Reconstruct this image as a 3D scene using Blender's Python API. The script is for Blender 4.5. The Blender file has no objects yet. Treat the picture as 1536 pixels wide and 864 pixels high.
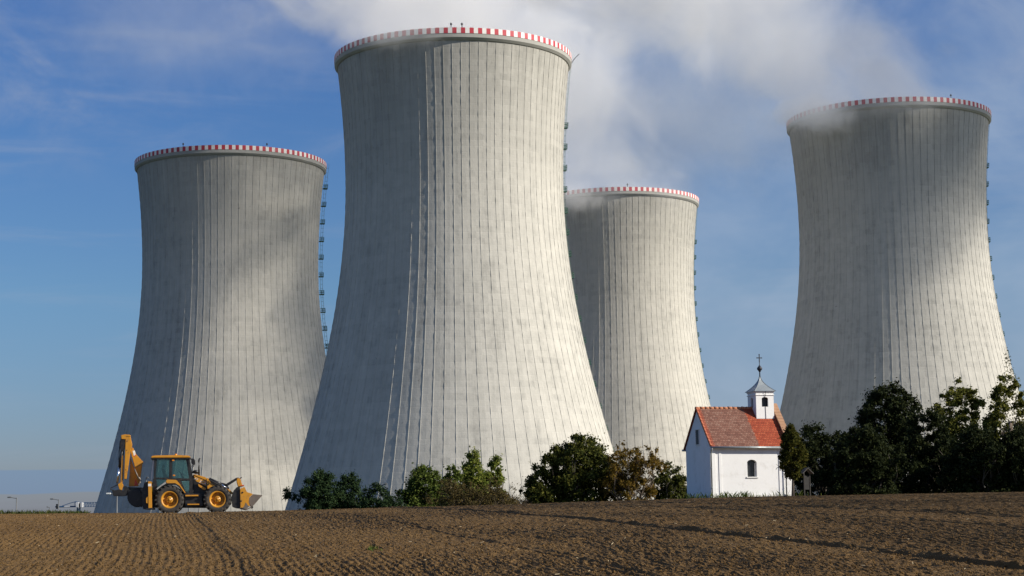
import bpy, bmesh, math, random
import numpy as np
from mathutils import Vector, Matrix
R = math.radians
scene = bpy.context.scene
COL = scene.collection

# ------------------------------------------------------------------ camera
FPX, PITCH, ROLL = 2700.0, math.atan(338 / 2700.0), R(-0.897)
EYE = Vector((0, 0, 1.7))
cp, sp, cr, sr = math.cos(PITCH), math.sin(PITCH), math.cos(ROLL), math.sin(ROLL)
c_right, c_up, c_fwd = Vector((1, 0, 0)), Vector((0, -sp, cp)), Vector((0, cp, sp))
cam_d = bpy.data.cameras.new('camera')
cam = bpy.data.objects.new('camera', cam_d); COL.objects.link(cam)
rx, ux = c_right * cr + c_up * sr, c_up * cr - c_right * sr
M3 = Matrix((rx, ux, -c_fwd)).transposed()
cam.matrix_world = Matrix.Translation(EYE) @ M3.to_4x4()
cam_d.sensor_width = 36; cam_d.lens = 36 * FPX / 1536
cam_d.clip_start = 0.5; cam_d.clip_end = 40000
scene.camera = cam

# ------------------------------------------------------------------ light
SUN_AZ, SUN_EL = R(74), R(28)          # azimuth from the camera side (-Y) towards +X
to_sun = Vector((math.sin(SUN_AZ) * math.cos(SUN_EL), -math.cos(SUN_AZ) * math.cos(SUN_EL), math.sin(SUN_EL)))
sl = bpy.data.lights.new('sun', 'SUN'); sl.energy = 5.0; sl.angle = R(0.53); sl.color = (1.0, 0.92, 0.79)
so = bpy.data.objects.new('sun', sl); COL.objects.link(so)
so.rotation_euler = to_sun.to_track_quat('Z', 'Y').to_euler()
SKY_STRENGTH = 0.056
scene.view_settings.view_transform = 'Standard'; scene.view_settings.look = 'None'
scene.view_settings.gamma = 1; scene.view_settings.exposure = 0.40
scene.view_settings.use_curve_mapping = False
cy = scene.cycles
cy.volume_step_rate = 0.55; cy.volume_max_steps = 256
cy.max_bounces = 6; cy.diffuse_bounces = 3; cy.glossy_bounces = 2; cy.transmission_bounces = 4
cy.volume_bounces = 3; cy.transparent_max_bounces = 8
cy.use_denoising = True

# ------------------------------------------------------------------ node helpers
class NT:
    def __init__(s, tree):
        s.t = tree; s.n = tree.nodes; s.l = tree.links
    def node(s, kind, **kw):
        n = s.n.new(kind)
        for k, v in kw.items():
            setattr(n, k, v)
        return n
    def put(s, sock, v):
        if isinstance(v, bpy.types.NodeSocket): s.l.new(v, sock)
        else:
            if isinstance(v, (tuple, list)) and len(v) == 3 and sock.type == 'RGBA': v = (*v, 1)
            sock.default_value = v
    def math(s, op, a, b=None, c=None, clamp=False):
        n = s.node('ShaderNodeMath', operation=op, use_clamp=clamp)
        for i, v in enumerate((a, b, c)):
            if v is not None: s.put(n.inputs[i], v)
        return n.outputs[0]
    def vmath(s, op, a, b=None, scale=None):
        n = s.node('ShaderNodeVectorMath', operation=op)
        s.put(n.inputs[0], a)
        if b is not None: s.put(n.inputs[1], b)
        if scale is not None: s.put(n.inputs['Scale'], scale)
        return n.outputs[0]
    def noise(s, vec, scale, detail=3, rough=0.55, dist=0.0):
        n = s.node('ShaderNodeTexNoise'); s.put(n.inputs['Vector'], vec)
        s.put(n.inputs['Scale'], scale); n.inputs['Detail'].default_value = detail
        n.inputs['Roughness'].default_value = rough; n.inputs['Distortion'].default_value = dist
        return n.outputs[0]
    def ramp(s, f, stops, interp='LINEAR'):
        n = s.node('ShaderNodeValToRGB'); s.put(n.inputs[0], f); e = n.color_ramp.elements
        n.color_ramp.interpolation = interp
        while len(e) < len(stops): e.new(0.5)
        for k, (p, c) in enumerate(stops):
            e[k].position = p
            if not isinstance(c, (tuple, list)): c = (c, c, c)
            e[k].color = (*c[:3], 1)
        return n.outputs[0]
    def mix(s, f, a, b, blend='MIX'):
        n = s.node('ShaderNodeMix', data_type='RGBA', blend_type=blend)
        s.put(n.inputs[0], f); s.put(n.inputs[6], a); s.put(n.inputs[7], b)
        return n.outputs[2]
    def maprange(s, v, a, b, c=0.0, d=1.0, smooth=True):
        n = s.node('ShaderNodeMapRange', interpolation_type='SMOOTHSTEP' if smooth else 'LINEAR')
        for i, x in enumerate((v, a, b, c, d)): s.put(n.inputs[i], x)
        return n.outputs[0]
    def sep(s, v):
        n = s.node('ShaderNodeSeparateXYZ'); s.put(n.inputs[0], v); return n.outputs
    def comb(s, x, y, z):
        n = s.node('ShaderNodeCombineXYZ')
        for i, v in enumerate((x, y, z)): s.put(n.inputs[i], v)
        return n.outputs[0]
    def bump(s, h, strength, dist):
        n = s.node('ShaderNodeBump'); s.put(n.inputs['Height'], h)
        n.inputs['Strength'].default_value = strength; n.inputs['Distance'].default_value = dist
        return n.outputs[0]

def new_mat(name):
    m = bpy.data.materials.new(name); m.use_nodes = True
    t = NT(m.node_tree); b = t.n['Principled BSDF']
    return m, t, b

def plain(name, col, rough=0.6, metal=0.0, var=0.12, scale=3.0, dirt=None, spec=0.5, bump=0.0):
    """paint or metal with uneven colour, optional dirt patches and a little bump"""
    m, t, b = new_mat(name)
    co = t.node('ShaderNodeTexCoord').outputs['Object']
    n = t.noise(co, scale, 5, 0.65)
    c = t.mix(n, tuple(x * (1 - var) for x in col), tuple(min(1, x * (1 + var)) for x in col))
    if dirt:
        d = t.maprange(t.noise(co, scale * 1.7, 6, 0.7), 0.5, 0.72, 0, 0.75)
        c = t.mix(d, c, dirt)
    t.put(b.inputs['Base Color'], c)
    t.put(b.inputs['Roughness'], t.maprange(n, 0.3, 0.7, max(0, rough - 0.1), min(1, rough + 0.1)))
    b.inputs['Metallic'].default_value = metal; b.inputs['Specular IOR Level'].default_value = spec
    if bump: t.put(b.inputs['Normal'], t.bump(t.noise(co, scale * 8, 4, 0.7), bump, 0.02))
    return m

# ------------------------------------------------------------------ sky
world = bpy.data.worlds.new('World'); scene.world = world; world.use_nodes = True
w = NT(world.node_tree)
bg = w.n['Background']
sky = w.node('ShaderNodeTexSky', sky_type='NISHITA', sun_disc=False)
sky.sun_elevation = SUN_EL
sky.sun_rotation = math.atan2(to_sun.x, to_sun.y)
sky.altitude = 400; sky.air_density = 1.0; sky.dust_density = 0.8; sky.ozone_density = 5.0
d = w.vmath('NORMALIZE', w.node('ShaderNodeTexCoord').outputs['Generated'])
dx, dy, dz = w.sep(d)
az = w.math('ARCTAN2', dx, dy)                                  # 0 straight ahead
# high thin cirrus drawn out along the wind
cir = w.noise(w.comb(w.math('MULTIPLY', az, 5.0), w.math('MULTIPLY', dz, 42.0), 3.7), 1.0, 6, 0.6, 0.4)
cir = w.maprange(cir, 0.46, 0.8, 0.0, 0.30)
# ragged thin cloud
veil = w.noise(w.comb(w.math('MULTIPLY', az, 9.0), w.math('MULTIPLY', dz, 13.0), 1.3), 1.0, 7, 0.62, 0.5)
veil = w.math('MULTIPLY', w.maprange(veil, 0.46, 0.74, 0.0, 0.66), w.maprange(dz, 0.16, 0.27))
# low bank far away
bank = w.math('MULTIPLY', w.maprange(w.math('ADD', dz, w.math('MULTIPLY', w.noise(w.comb(w.math('MULTIPLY', az, 9), 0, 0), 1.0, 4), 0.006)), 0.0175, 0.0185),
              w.maprange(dz, 0.0275, 0.0265))
skyc = w.mix(1.0, sky.outputs[0], w.ramp(dz, [(0.0, (0.86, 0.83, 1.08)), (0.12, (0.92, 1.09, 1.24)), (0.3, (0.72, 1.03, 1.46))]), 'MULTIPLY')
cloudc = (5.0, 5.6, 7.0)
skyc = w.mix(cir, skyc, cloudc)
skyc = w.mix(veil, skyc, cloudc)
skyc = w.mix(w.math('MULTIPLY', bank, 0.62), skyc, (2.3, 3.7, 5.9))
hz = w.math('MULTIPLY', w.maprange(az, -0.02, 0.13), w.maprange(w.noise(w.comb(w.math('MULTIPLY', az, 7.0), w.math('MULTIPLY', dz, 10.0), 8.8), 1.0, 5, 0.6, 0.3), 0.25, 0.75, 0.12, 0.64))
skyc = w.mix(hz, skyc, (5.2, 6.4, 8.2))
w.put(bg.inputs[0], skyc); bg.inputs[1].default_value = SKY_STRENGTH

# ------------------------------------------------------------------ scene helpers
def at(u, v, y):
    """point at depth y seen at pixel (u, v) of the 1536 x 864 photograph"""
    a, b = u - 768, v - 432
    a, b = a * cr + b * sr, -a * sr + b * cr
    dr = c_right * (a / FPX) - c_up * (b / FPX) + c_fwd
    return EYE + dr * (y / dr.y)

def tag(o, label=None, cat=None, group=None, kind=None):
    if label: o['label'] = label
    if cat: o['category'] = cat
    if group: o['group'] = group
    if kind: o['kind'] = kind
    return o

def empty(name, loc, rz=0.0):
    o = bpy.data.objects.new(name, None); COL.objects.link(o)
    o.location = loc; o.rotation_euler = (0, 0, rz); o.empty_display_size = 0.3
    return o

def link(name, mesh, parent=None):
    o = bpy.data.objects.new(name, mesh); COL.objects.link(o)
    if parent: o.parent = parent
    return o

def np_mesh(name, verts, faces, mats=(), smooth=False, midx=None):
    """faces: (n,3) or (n,4) int array"""
    verts = np.asarray(verts, np.float32); faces = np.asarray(faces, np.int32)
    me = bpy.data.meshes.new(name); n, k = faces.shape
    me.vertices.add(len(verts)); me.vertices.foreach_set('co', verts.ravel())
    me.loops.add(n * k); me.loops.foreach_set('vertex_index', faces.ravel())
    me.polygons.add(n); me.polygons.foreach_set('loop_start', np.arange(0, n * k, k, dtype=np.int32))
    if midx is not None: me.polygons.foreach_set('material_index', np.asarray(midx, np.int32))
    me.polygons.foreach_set('use_smooth', np.full(n, bool(smooth)))
    for m in mats: me.materials.append(m)
    me.update(calc_edges=True); me.validate()
    return me

class MB:
    """collects shapes for ONE mesh object"""
    def __init__(s): s.bm = bmesh.new()
    def poly(s, pts, y0, y1, bevel=0.0):
        """(x, z) outline extruded from y0 to y1"""
        bm = s.bm
        a = [bm.verts.new((x, y0, z)) for x, z in pts]; b = [bm.verts.new((x, y1, z)) for x, z in pts]
        area = sum(pts[i][0] * pts[(i + 1) % len(pts)][1] - pts[(i + 1) % len(pts)][0] * pts[i][1] for i in range(len(pts)))
        if area < 0: a.reverse(); b.reverse()
        fs = [bm.faces.new(a), bm.faces.new(b[::-1])]
        n = len(a)
        for i in range(n): fs.append(bm.faces.new((a[i], b[i], b[(i + 1) % n], a[(i + 1) % n])))
        bmesh.ops.recalc_face_normals(bm, faces=fs)
        if bevel:
            es = list({e for f in fs for e in f.edges})
            bmesh.ops.bevel(bm, geom=es, offset=bevel, segments=2, affect='EDGES', clamp_overlap=True)
        return s
    def box(s, x0, x1, y0, y1, z0, z1, bevel=0.0):
        return s.poly([(x0, z0), (x1, z0), (x1, z1), (x0, z1)], y0, y1, bevel)
    def tube(s, pts, r, seg=8, r2=None):
        bm = s.bm; pts = [Vector(p) for p in pts]; rings = []
        for i, p in enumerate(pts):
            dr = (pts[min(i + 1, len(pts) - 1)] - pts[max(i - 1, 0)]).normalized()
            q = dr.to_track_quat('Z', 'Y'); k = i / max(1, len(pts) - 1)
            rr = r if r2 is None else r + (r2 - r) * k
            rings.append([bm.verts.new(p + q @ Vector((rr * math.cos(j * math.tau / seg), rr * math.sin(j * math.tau / seg), 0))) for j in range(seg)])
        for a, b in zip(rings, rings[1:]):
            for j in range(seg):
                f = bm.faces.new((a[j], a[(j + 1) % seg], b[(j + 1) % seg], b[j])); f.smooth = seg > 6
        bm.faces.new(rings[0][::-1]); bm.faces.new(rings[-1])
        return s
    def lathe_y(s, prof, cx, cz, seg=40):
        """(radius, y) profile turned about an axle along y"""
        bm = s.bm; rings = []
        for r, y in prof:
            rings.append([bm.verts.new((cx + r * math.cos(j * math.tau / seg), y, cz + r * math.sin(j * math.tau / seg))) for j in range(seg)])
        for a, b in zip(rings, rings[1:]):
            for j in range(seg):
                f = bm.faces.new((a[j], a[(j + 1) % seg], b[(j + 1) % seg], b[j])); f.smooth = True
        return s
    def lathe_z(s, prof, cx, cy, seg=20):
        bm = s.bm; rings = []
        for r, z in prof:
            rings.append([bm.verts.new((cx + r * math.cos(j * math.tau / seg), cy + r * math.sin(j * math.tau / seg), z)) for j in range(seg)])
        for a, b in zip(rings, rings[1:]):
            for j in range(seg):
                f = bm.faces.new((a[j], a[(j + 1) % seg], b[(j + 1) % seg], b[j])); f.smooth = True
        return s
    def face(s, pts):
        s.bm.faces.new([s.bm.verts.new(p) for p in pts]); return s
    def build(s, name, mat, parent=None):
        me = bpy.data.meshes.new(name); s.bm.normal_update(); s.bm.to_mesh(me); s.bm.free()
        for m in (mat if isinstance(mat, (list, tuple)) else [mat]): me.materials.append(m)
        return link(name, me, parent)

def copy_tree(o, parent=None):
    c = o.copy(); COL.objects.link(c)
    if parent: c.parent = parent
    for ch in list(o.children): copy_tree(ch, c)
    return c

# ------------------------------------------------------------------ terrain
rng = np.random.default_rng(7)
def vnoise(x, y, seed):
    """smooth value noise in [-1, 1]"""
    g = np.random.default_rng(seed).uniform(-1, 1, (256, 256))
    xi, yi = np.floor(x).astype(int), np.floor(y).astype(int)
    fx, fy = x - xi, y - yi
    fx = fx * fx * (3 - 2 * fx); fy = fy * fy * (3 - 2 * fy)
    a = g[xi & 255, yi & 255]; b = g[(xi + 1) & 255, yi & 255]
    c = g[xi & 255, (yi + 1) & 255]; e = g[(xi + 1) & 255, (yi + 1) & 255]
    return (a * (1 - fx) + b * fx) * (1 - fy) + (c * (1 - fx) + e * fx) * fy

CU = np.array([-400, 0, 300, 500, 768, 1100, 1536, 2000], float)
CV = np.array([776, 771.5, 769.5, 764.5, 757.5, 746.0, 738.5, 734], float)
CD = np.array([97, 95, 92, 96, 105, 118, 120, 120], float)
CZ = np.array([at(u, v, dd).z for u, v, dd in zip(CU, CV, CD)])
_uu = np.linspace(-400, 2000, 481)
_k = np.ones(31) / 31
def _sm(a): 
    p = np.pad(np.interp(_uu, CU, a), 15, mode='edge'); return np.convolve(p, _k, 'valid')
CDs, CZs = _sm(CD), _sm(CZ)
LOW = -4.2
def zg(x, y):
    x = np.asarray(x, float); y = np.asarray(y, float)
    u = np.clip(768 + FPX * x / np.maximum(y, 22), -400, 2000)
    D = np.interp(u, _uu, CDs); zc = np.interp(u, _uu, CZs)
    t = y / D
    m = 1 - EYE.z / zc                       # slope (times D / zc) that just touches the line of sight at the crest
    a = 2 - m
    tt = np.clip(t, -0.3, 1)
    front = zc * (a * tt + (1 - a) * tt * tt)
    e = np.maximum(y - D, 0)
    s0 = zc * m / D
    # beyond the crest: falls off, then levels out
    back = zc + s0 * e - 0.0016 * e * e
    em = (s0 + 0.075) / 0.0032
    zm = zc + s0 * em - 0.0016 * em * em
    back = np.where(e > em, LOW + (zm - LOW) * np.exp(-np.maximum(e - em, 0) * 0.075 / (zm - LOW)), back)
    return np.where(t <= 1, front, back)

def zg1(x, y): return float(zg(np.array([x]), np.array([y]))[0])
def ground_at(u, v):
    """where the ray through pixel (u, v) meets the field"""
    for y in np.arange(10, 130, 0.05):
        p = at(u, v, y)
        if p.z <= zg1(p.x, p.y): return p
    return p

ROWAZ = math.atan((237 - 768) / FPX)
rd = np.array([math.sin(ROWAZ), math.cos(ROWAZ)]); rs = np.array([rd[1], -rd[0]])

def soil_mat():
    m, t, b = new_mat('soil')
    co = t.node('ShaderNodeTexCoord').outputs['Object']
    big = t.noise(co, 0.09, 3, 0.5)
    mid = t.noise(co, 2.3, 6, 0.7)
    fine = t.noise(co, 16.0, 4, 0.7)
    c = t.mix(mid, (0.076, 0.042, 0.014), (0.155, 0.092, 0.034))
    c = t.mix(t.maprange(big, 0.35, 0.65, 0, 0.35), c, (0.150, 0.092, 0.036))
    c = t.mix(t.maprange(fine, 0.58, 0.72, 0, 0.6), c, (0.20, 0.13, 0.058))
    # bits of straw and flint
    vo = t.node('ShaderNodeTexVoronoi'); t.put(vo.inputs['Vector'], co); vo.inputs['Scale'].default_value = 7.0
    bits = t.math('MULTIPLY', t.maprange(vo.outputs['Distance'], 0.2, 0.12), t.math('GREATER_THAN', t.sep(vo.outputs['Color'])[0], 0.86))
    c = t.mix(t.math('MULTIPLY', bits, 0.5), c, (0.34, 0.26, 0.16))
    t.put(b.inputs['Base Color'], c); b.inputs['Roughness'].default_value = 0.95
    b.inputs['Specular IOR Level'].default_value = 0.15
    vo2 = t.node('ShaderNodeTexVoronoi'); t.put(vo2.inputs['Vector'], co); vo2.inputs['Scale'].default_value = 19.0
    h = t.math('ADD', t.math('MULTIPLY', mid, 0.5), t.math('ADD', t.math('MULTIPLY', fine, 0.6), t.math('MULTIPLY', t.math('SUBTRACT', 1.0, vo2.outputs['Distance']), 0.45)))
    t.put(b.inputs['Normal'], t.bump(h, 1.0, 0.05))
    return m
SOIL = soil_mat()
def grass_ground_mat():
    m, t, b = new_mat('rough_grass')
    co = t.node('ShaderNodeTexCoord').outputs['Object']
    c = t.ramp(t.noise(co, 0.15, 6, 0.7), [(0.3, (0.035, 0.05, 0.014)), (0.7, (0.09, 0.095, 0.035))])
    t.put(b.inputs['Base Color'], c); b.inputs['Roughness'].default_value = 1.0
    t.put(b.inputs['Normal'], t.bump(t.noise(co, 3.0, 5, 0.7), 0.8, 0.15))
    return m
GRASSGROUND = grass_ground_mat()

# wide ground sheet to the horizon
def steps(*segs):
    out = []
    for a, b, n in segs: out += list(np.linspace(a, b, n, endpoint=False))
    return np.array(out + [segs[-1][1]])
gx = steps((-15000, -2000, 14), (-2000, -300, 18), (-300, -60, 24), (-60, 90, 76), (90, 350, 26), (350, 2000, 18), (2000, 15000, 14))
gy = steps((-3000, -300, 10), (-300, -20, 14), (-20, 160, 91), (160, 400, 40), (400, 2000, 20), (2000, 22000, 20))
X, Y = np.meshgrid(gx, gy)
Z = zg(X, Y) - 0.14
V = np.stack([X, Y, Z], -1).reshape(-1, 3)
ni, nj = len(gy), len(gx)
idx = np.arange(ni * nj).reshape(ni, nj)
F = np.stack([idx[:-1, :-1], idx[:-1, 1:], idx[1:, 1:], idx[1:, :-1]], -1).reshape(-1, 4)
fc = V[F].mean(1)
u_f = np.clip(768 + FPX * fc[:, 0] / np.maximum(fc[:, 1], 22), -400, 2000)
is_field = (fc[:, 1] < np.interp(u_f, _uu, CDs) + 3) & (np.abs(fc[:, 0]) < 300) & (fc[:, 1] > -280)
gr = link('ground', np_mesh('ground', V, F, [GRASSGROUND, SOIL], True, is_field.astype(int)))
tag(gr, kind='structure')

# ploughed and drilled field, modelled row by row
s_ax = np.arange(-13, 64, 0.030)
t_ax = [19.0]
while t_ax[-1] < 142: t_ax.append(t_ax[-1] + 0.055 + (t_ax[-1] - 14) * 0.0065)
t_ax = np.array(t_ax)
S, T = np.meshgrid(s_ax, t_ax)
X = S * rs[0] + T * rd[0]; Y = S * rs[1] + T * rd[1]
wob = 0.10 * vnoise(S * 0.05 + 9, T * 0.12, 3) + 0.025 * vnoise(S * 0.5, T * 0.6, 4)
ph = (S + wob) / 0.135
rowamp = 0.55 + 0.45 * vnoise(S * 0.35 + 3, T * 0.15, 5)
row = np.cos(math.tau * ph)
h = 0.017 * rowamp * row
h += 0.010 * vnoise(S * 2.2, T * 1.2, 6) + 0.016 * vnoise(S * 6.5, T * 4.0, 8) + 0.030 * np.maximum(0, vnoise(S * 11, T * 7.0, 9)) ** 1.5 + 0.014 * vnoise(S * 19, T * 11, 10)
h += 0.016 * vnoise(S * 0.30, T * 0.12, 12)
def furrow(u, v, wd, dep, ridge=0.5, wander=0.08):
    p = ground_at(u, v); s0 = p.x * rs[0] + p.y * rs[1]
    q = S - s0 - wander * vnoise(S * 0 + 2.7, T * 0.16, 21)
    return -dep * np.exp(-(q / wd) ** 2) + dep * ridge * np.exp(-((q - 1.9 * wd) / wd) ** 2)
amp = 0.75 + 0.35 * vnoise(S * 0 + 1.5, T * 0.8, 33)
h += amp * furrow(1250, 820, 0.10, 0.085, 0.9)
h += amp * furrow(322, 838, 0.17, 0.05)
h += amp * furrow(345, 838, 0.14, 0.05)
h += amp * furrow(880, 846, 0.14, 0.045)
h += amp * furrow(1420, 770, 0.22, 0.10)
h += amp * furrow(1100, 765, 0.22, 0.07)
u_f = np.clip(768 + FPX * X / np.maximum(Y, 22), -400, 2000)
Dl = np.interp(u_f, _uu, CDs)
Z = zg(X, Y) + h * np.clip((Dl + 4 - Y) / 4, 0, 1)
keep = (Y < Dl + 5.0)
V = np.stack([X, Y, Z], -1).reshape(-1, 3)
ni, nj = S.shape
idx = np.arange(ni * nj).reshape(ni, nj)
kf = keep[:-1, :-1] & keep[1:, 1:]
F = np.stack([idx[:-1, :-1], idx[:-1, 1:], idx[1:, 1:], idx[1:, :-1]], -1)[kf]
fld = link('field', np_mesh('field', V, F, [SOIL], False))
tag(fld, kind='structure')

# loose clods and straw on the tilth, denser where one sees them apart
def crumbs(n, y0, y1, power, smin, smax):
    yy = y0 + (y1 - y0) * rng.uniform(0, 1, n) ** power
    uu = rng.uniform(-60, 1600, n); xx = (uu - 768) / FPX * yy
    D_ = np.interp(np.clip(uu, -400, 2000), _uu, CDs); ok = yy < D_ + 1
    xx, yy = xx[ok], yy[ok]; k = len(xx)
    sz = smin + (smax - smin) * rng.uniform(0, 1, k) ** 3
    return xx, yy, sz
SG, TG = X, Y
def surf(xx, yy):
    s_ = xx * rs[0] + yy * rs[1]; t_ = xx * rd[0] + yy * rd[1]
    i = np.clip(np.searchsorted(t_ax, t_) , 1, len(t_ax) - 1); j = np.clip(((s_ - s_ax[0]) / (s_ax[1] - s_ax[0])).astype(int), 0, len(s_ax) - 2)
    return Z[i, j]
xx, yy, sz = crumbs(110000, 21, 121, 1.4, 0.008, 0.027)
zz = surf(xx, yy) + sz * 0.25
octa = np.array([(1, 0, 0), (0, 1, 0), (-1, 0, 0), (0, -1, 0), (0, 0, 1), (0, 0, -1)], float)
P_ = octa[None] * rng.uniform(0.6, 1.2, (len(xx), 6, 1)) + rng.normal(0, .16, (len(xx), 6, 3)); P_[:, :, 2] *= 0.8
an = rng.uniform(0, math.tau, len(xx)); ca_, sa_ = np.cos(an)[:, None], np.sin(an)[:, None]
P_ = np.stack([P_[..., 0] * ca_ - P_[..., 1] * sa_, P_[..., 0] * sa_ + P_[..., 1] * ca_, P_[..., 2]], -1) * sz[:, None, None] + np.stack([xx, yy, zz], -1)[:, None, :]
of = np.array([(0, 1, 4), (1, 2, 4), (2, 3, 4), (3, 0, 4), (1, 0, 5), (2, 1, 5), (3, 2, 5), (0, 3, 5)])
Fo = (of[None] + 6 * np.arange(len(xx))[:, None, None]).reshape(-1, 3)
tag(link('soil_clods', np_mesh('soil_clods', P_.reshape(-1, 3), Fo, [SOIL])), 'loose brown clods scattered over the drilled field', 'clods', None, 'stuff')
xx, yy, sz = crumbs(700, 22, 118, 1.2, 0.012, 0.05)
zz = surf(xx, yy) + 0.02; an = rng.uniform(0, math.tau, len(xx))
dv = np.stack([np.cos(an), np.sin(an), rng.uniform(-.2, .5, len(xx))], -1) * sz[:, None]
cv = np.stack([xx, yy, zz], -1); wv_ = np.stack([-np.sin(an) * .0035, np.cos(an) * .0035, 0 * an + .0035], -1)
Q = np.stack([cv - dv - wv_, cv - dv + wv_, cv + dv + wv_, cv + dv - wv_], 1).reshape(-1, 3)
STRAW = plain('straw', (0.42, 0.34, 0.21), 0.8, var=0.3)
tag(link('straw', np_mesh('straw', Q, np.arange(len(Q)).reshape(-1, 4), [STRAW])), 'pale bits of straw lying on the brown soil', 'straw', None, 'stuff')
del V, F, X, Y, Z, S, T, h

# ------------------------------------------------------------------ cooling towers
H_EYE, RT, ZT, BU, BL = 113.25, 27.69, -33.61, 80.65, 68.46
NRIB, NSTRIPE = 85, 92
def prof(z):            # z below the rim, negative
    b = np.where(z > ZT, BU, BL)
    return RT * np.sqrt(1 + ((z - ZT) / b) ** 2)
TOWER_H = 123.0

def concrete_mat():
    m, t, b = new_mat('board_marked_concrete')
    co = t.node('ShaderNodeTexCoord').outputs['Object']
    rnd = t.node('ShaderNodeObjectInfo').outputs['Random']
    x, y, z = t.sep(co)
    ang = t.math('MULTIPLY', t.math('ARCTAN2', y, x), NRIB / math.tau)
    pan = t.comb(t.math('FLOOR', t.math('ADD', ang, 0.5)), t.math('FLOOR', t.math('DIVIDE', z, 1.5)), t.math('MULTIPLY', rnd, 50))
    wn = t.node('ShaderNodeTexWhiteNoise', noise_dimensions='3D'); t.put(wn.inputs[0], pan)
    lift = t.node('ShaderNodeTexWhiteNoise', noise_dimensions='2D'); t.put(lift.inputs[0], t.comb(t.math('FLOOR', t.math('DIVIDE', z, 1.5)), t.math('MULTIPLY', rnd, 31), 0))
    off = t.math('MULTIPLY', rnd, 40)
    streak = t.noise(t.comb(t.math('MULTIPLY', ang, 1.1), t.math('MULTIPLY', z, 0.022), off), 1.0, 5, 0.62)
    fstreak = t.noise(t.comb(t.math('MULTIPLY', ang, 5.0), t.math('MULTIPLY', z, 0.12), off), 1.0, 4, 0.6)
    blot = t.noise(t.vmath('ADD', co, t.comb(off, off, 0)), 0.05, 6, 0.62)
    mott = t.noise(co, 0.45, 7, 0.72)
    val = t.math('ADD', t.math('MULTIPLY', wn.outputs[0], 0.07), t.math('MULTIPLY', lift.outputs[0], 0.035))
    val = t.math('ADD', val, t.math('MULTIPLY', streak, 0.34))
    val = t.math('ADD', val, t.math('MULTIPLY', fstreak, 0.28))
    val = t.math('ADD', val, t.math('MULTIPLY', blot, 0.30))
    val = t.math('ADD', val, t.math('MULTIPLY', t.math('SUBTRACT', mott, 0.5), 0.44))
    val = t.math('ADD', val, 0.145)
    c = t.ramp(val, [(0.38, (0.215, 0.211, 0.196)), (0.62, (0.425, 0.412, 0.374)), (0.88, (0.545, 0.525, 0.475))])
    # weathering that starts under the rim and runs down in streaks
    up = t.maprange(z, TOWER_H - 42, TOWER_H - 1)
    wet = t.math('MULTIPLY', up, t.maprange(t.math('ADD', t.math('MULTIPLY', streak, 0.55), t.math('MULTIPLY', mott, 0.45)), 0.34, 0.66))
    c = t.mix(t.math('MULTIPLY', wet, 0.62), c, (0.17, 0.168, 0.155))
    # blow holes and spalls
    pit = t.noise(t.vmath('MULTIPLY', co, (1.0, 1.0, 0.7)), 1.15, 3, 0.65, 0.4)
    sp_ = t.math('MULTIPLY', t.maprange(pit, t.maprange(z, 20, TOWER_H, 0.70, 0.645), 0.76), t.maprange(t.noise(co, 0.06, 3), 0.40, 0.60))
    c = t.mix(t.math('MULTIPLY', sp_, 0.6), c, (0.15, 0.145, 0.135))
    t.put(b.inputs['Base Color'], c); b.inputs['Roughness'].default_value = 0.92
    b.inputs['Specular IOR Level'].default_value = 0.2
    fr = t.math('FRACT', t.math('DIVIDE', z, 1.5))
    joint = t.maprange(t.math('ABSOLUTE', t.math('SUBTRACT', fr, 0.5)), 0.42, 0.5)
    hgt = t.math('SUBTRACT', t.math('ADD', t.math('MULTIPLY', mott, 0.9), t.math('MULTIPLY', wn.outputs[0], 0.25)), t.math('MULTIPLY', joint, 0.12))
    t.put(b.inputs['Normal'], t.bump(hgt, 0.4, 0.22))
    return m
CONC = concrete_mat()
RINGCONC = plain('ring_concrete', (0.33, 0.325, 0.30), 0.9, var=0.25, scale=0.35)
RED = plain('rim_red', (0.45, 0.03, 0.05), 0.6, var=0.25, scale=0.4, dirt=(0.30, 0.09, 0.09))
WHITE = plain('rim_white', (0.76, 0.74, 0.71), 0.6, var=0.12, scale=0.4, dirt=(0.52, 0.50, 0.47))
GREEN = plain('ladder_green', (0.030, 0.090, 0.065), 0.5, var=0.3)
LADGREY = plain('ladder_grey_green', (0.10, 0.17, 0.15), 0.5, var=0.3)
GALV = plain('galvanised', (0.33, 0.35, 0.36), 0.45, 0.6)

def shell_mesh():
    rows = np.arange(0, TOWER_H - 2.4 + 1e-6, 0.75); rows = np.append(rows, TOWER_H - 2.4)
    da = math.tau / NRIB
    r = prof(rows - TOWER_H)
    prng = np.random.default_rng(11)
    verts = []
    hw = 0.075
    for i, (z, rr) in enumerate(zip(rows, r)):
        pr = np.where((i % 4 < 2), 0.085, 0.055) + prng.uniform(-0.022, 0.022, NRIB)
        k = np.arange(NRIB) * da; wv = hw / rr
        angs = np.stack([k - wv, k - wv * 0.8, k + wv * 0.8, k + wv, k + da / 2], -1)
        rad = np.stack([np.full(NRIB, rr), rr + pr, rr + pr, np.full(NRIB, rr), np.full(NRIB, rr)], -1)
        verts.append(np.stack([rad * np.cos(angs), rad * np.sin(angs), np.full_like(rad, z)], -1).reshape(-1, 3))
    n = NRIB * 5
    idx = np.arange(len(rows) * n).reshape(len(rows), n); nx = np.roll(idx, -1, 1)
    F = np.stack([idx[:-1], nx[:-1], nx[1:], idx[1:]], -1).reshape(-1, 4)
    return np_mesh('shell', np.concatenate(verts), F, [CONC], False)

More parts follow.
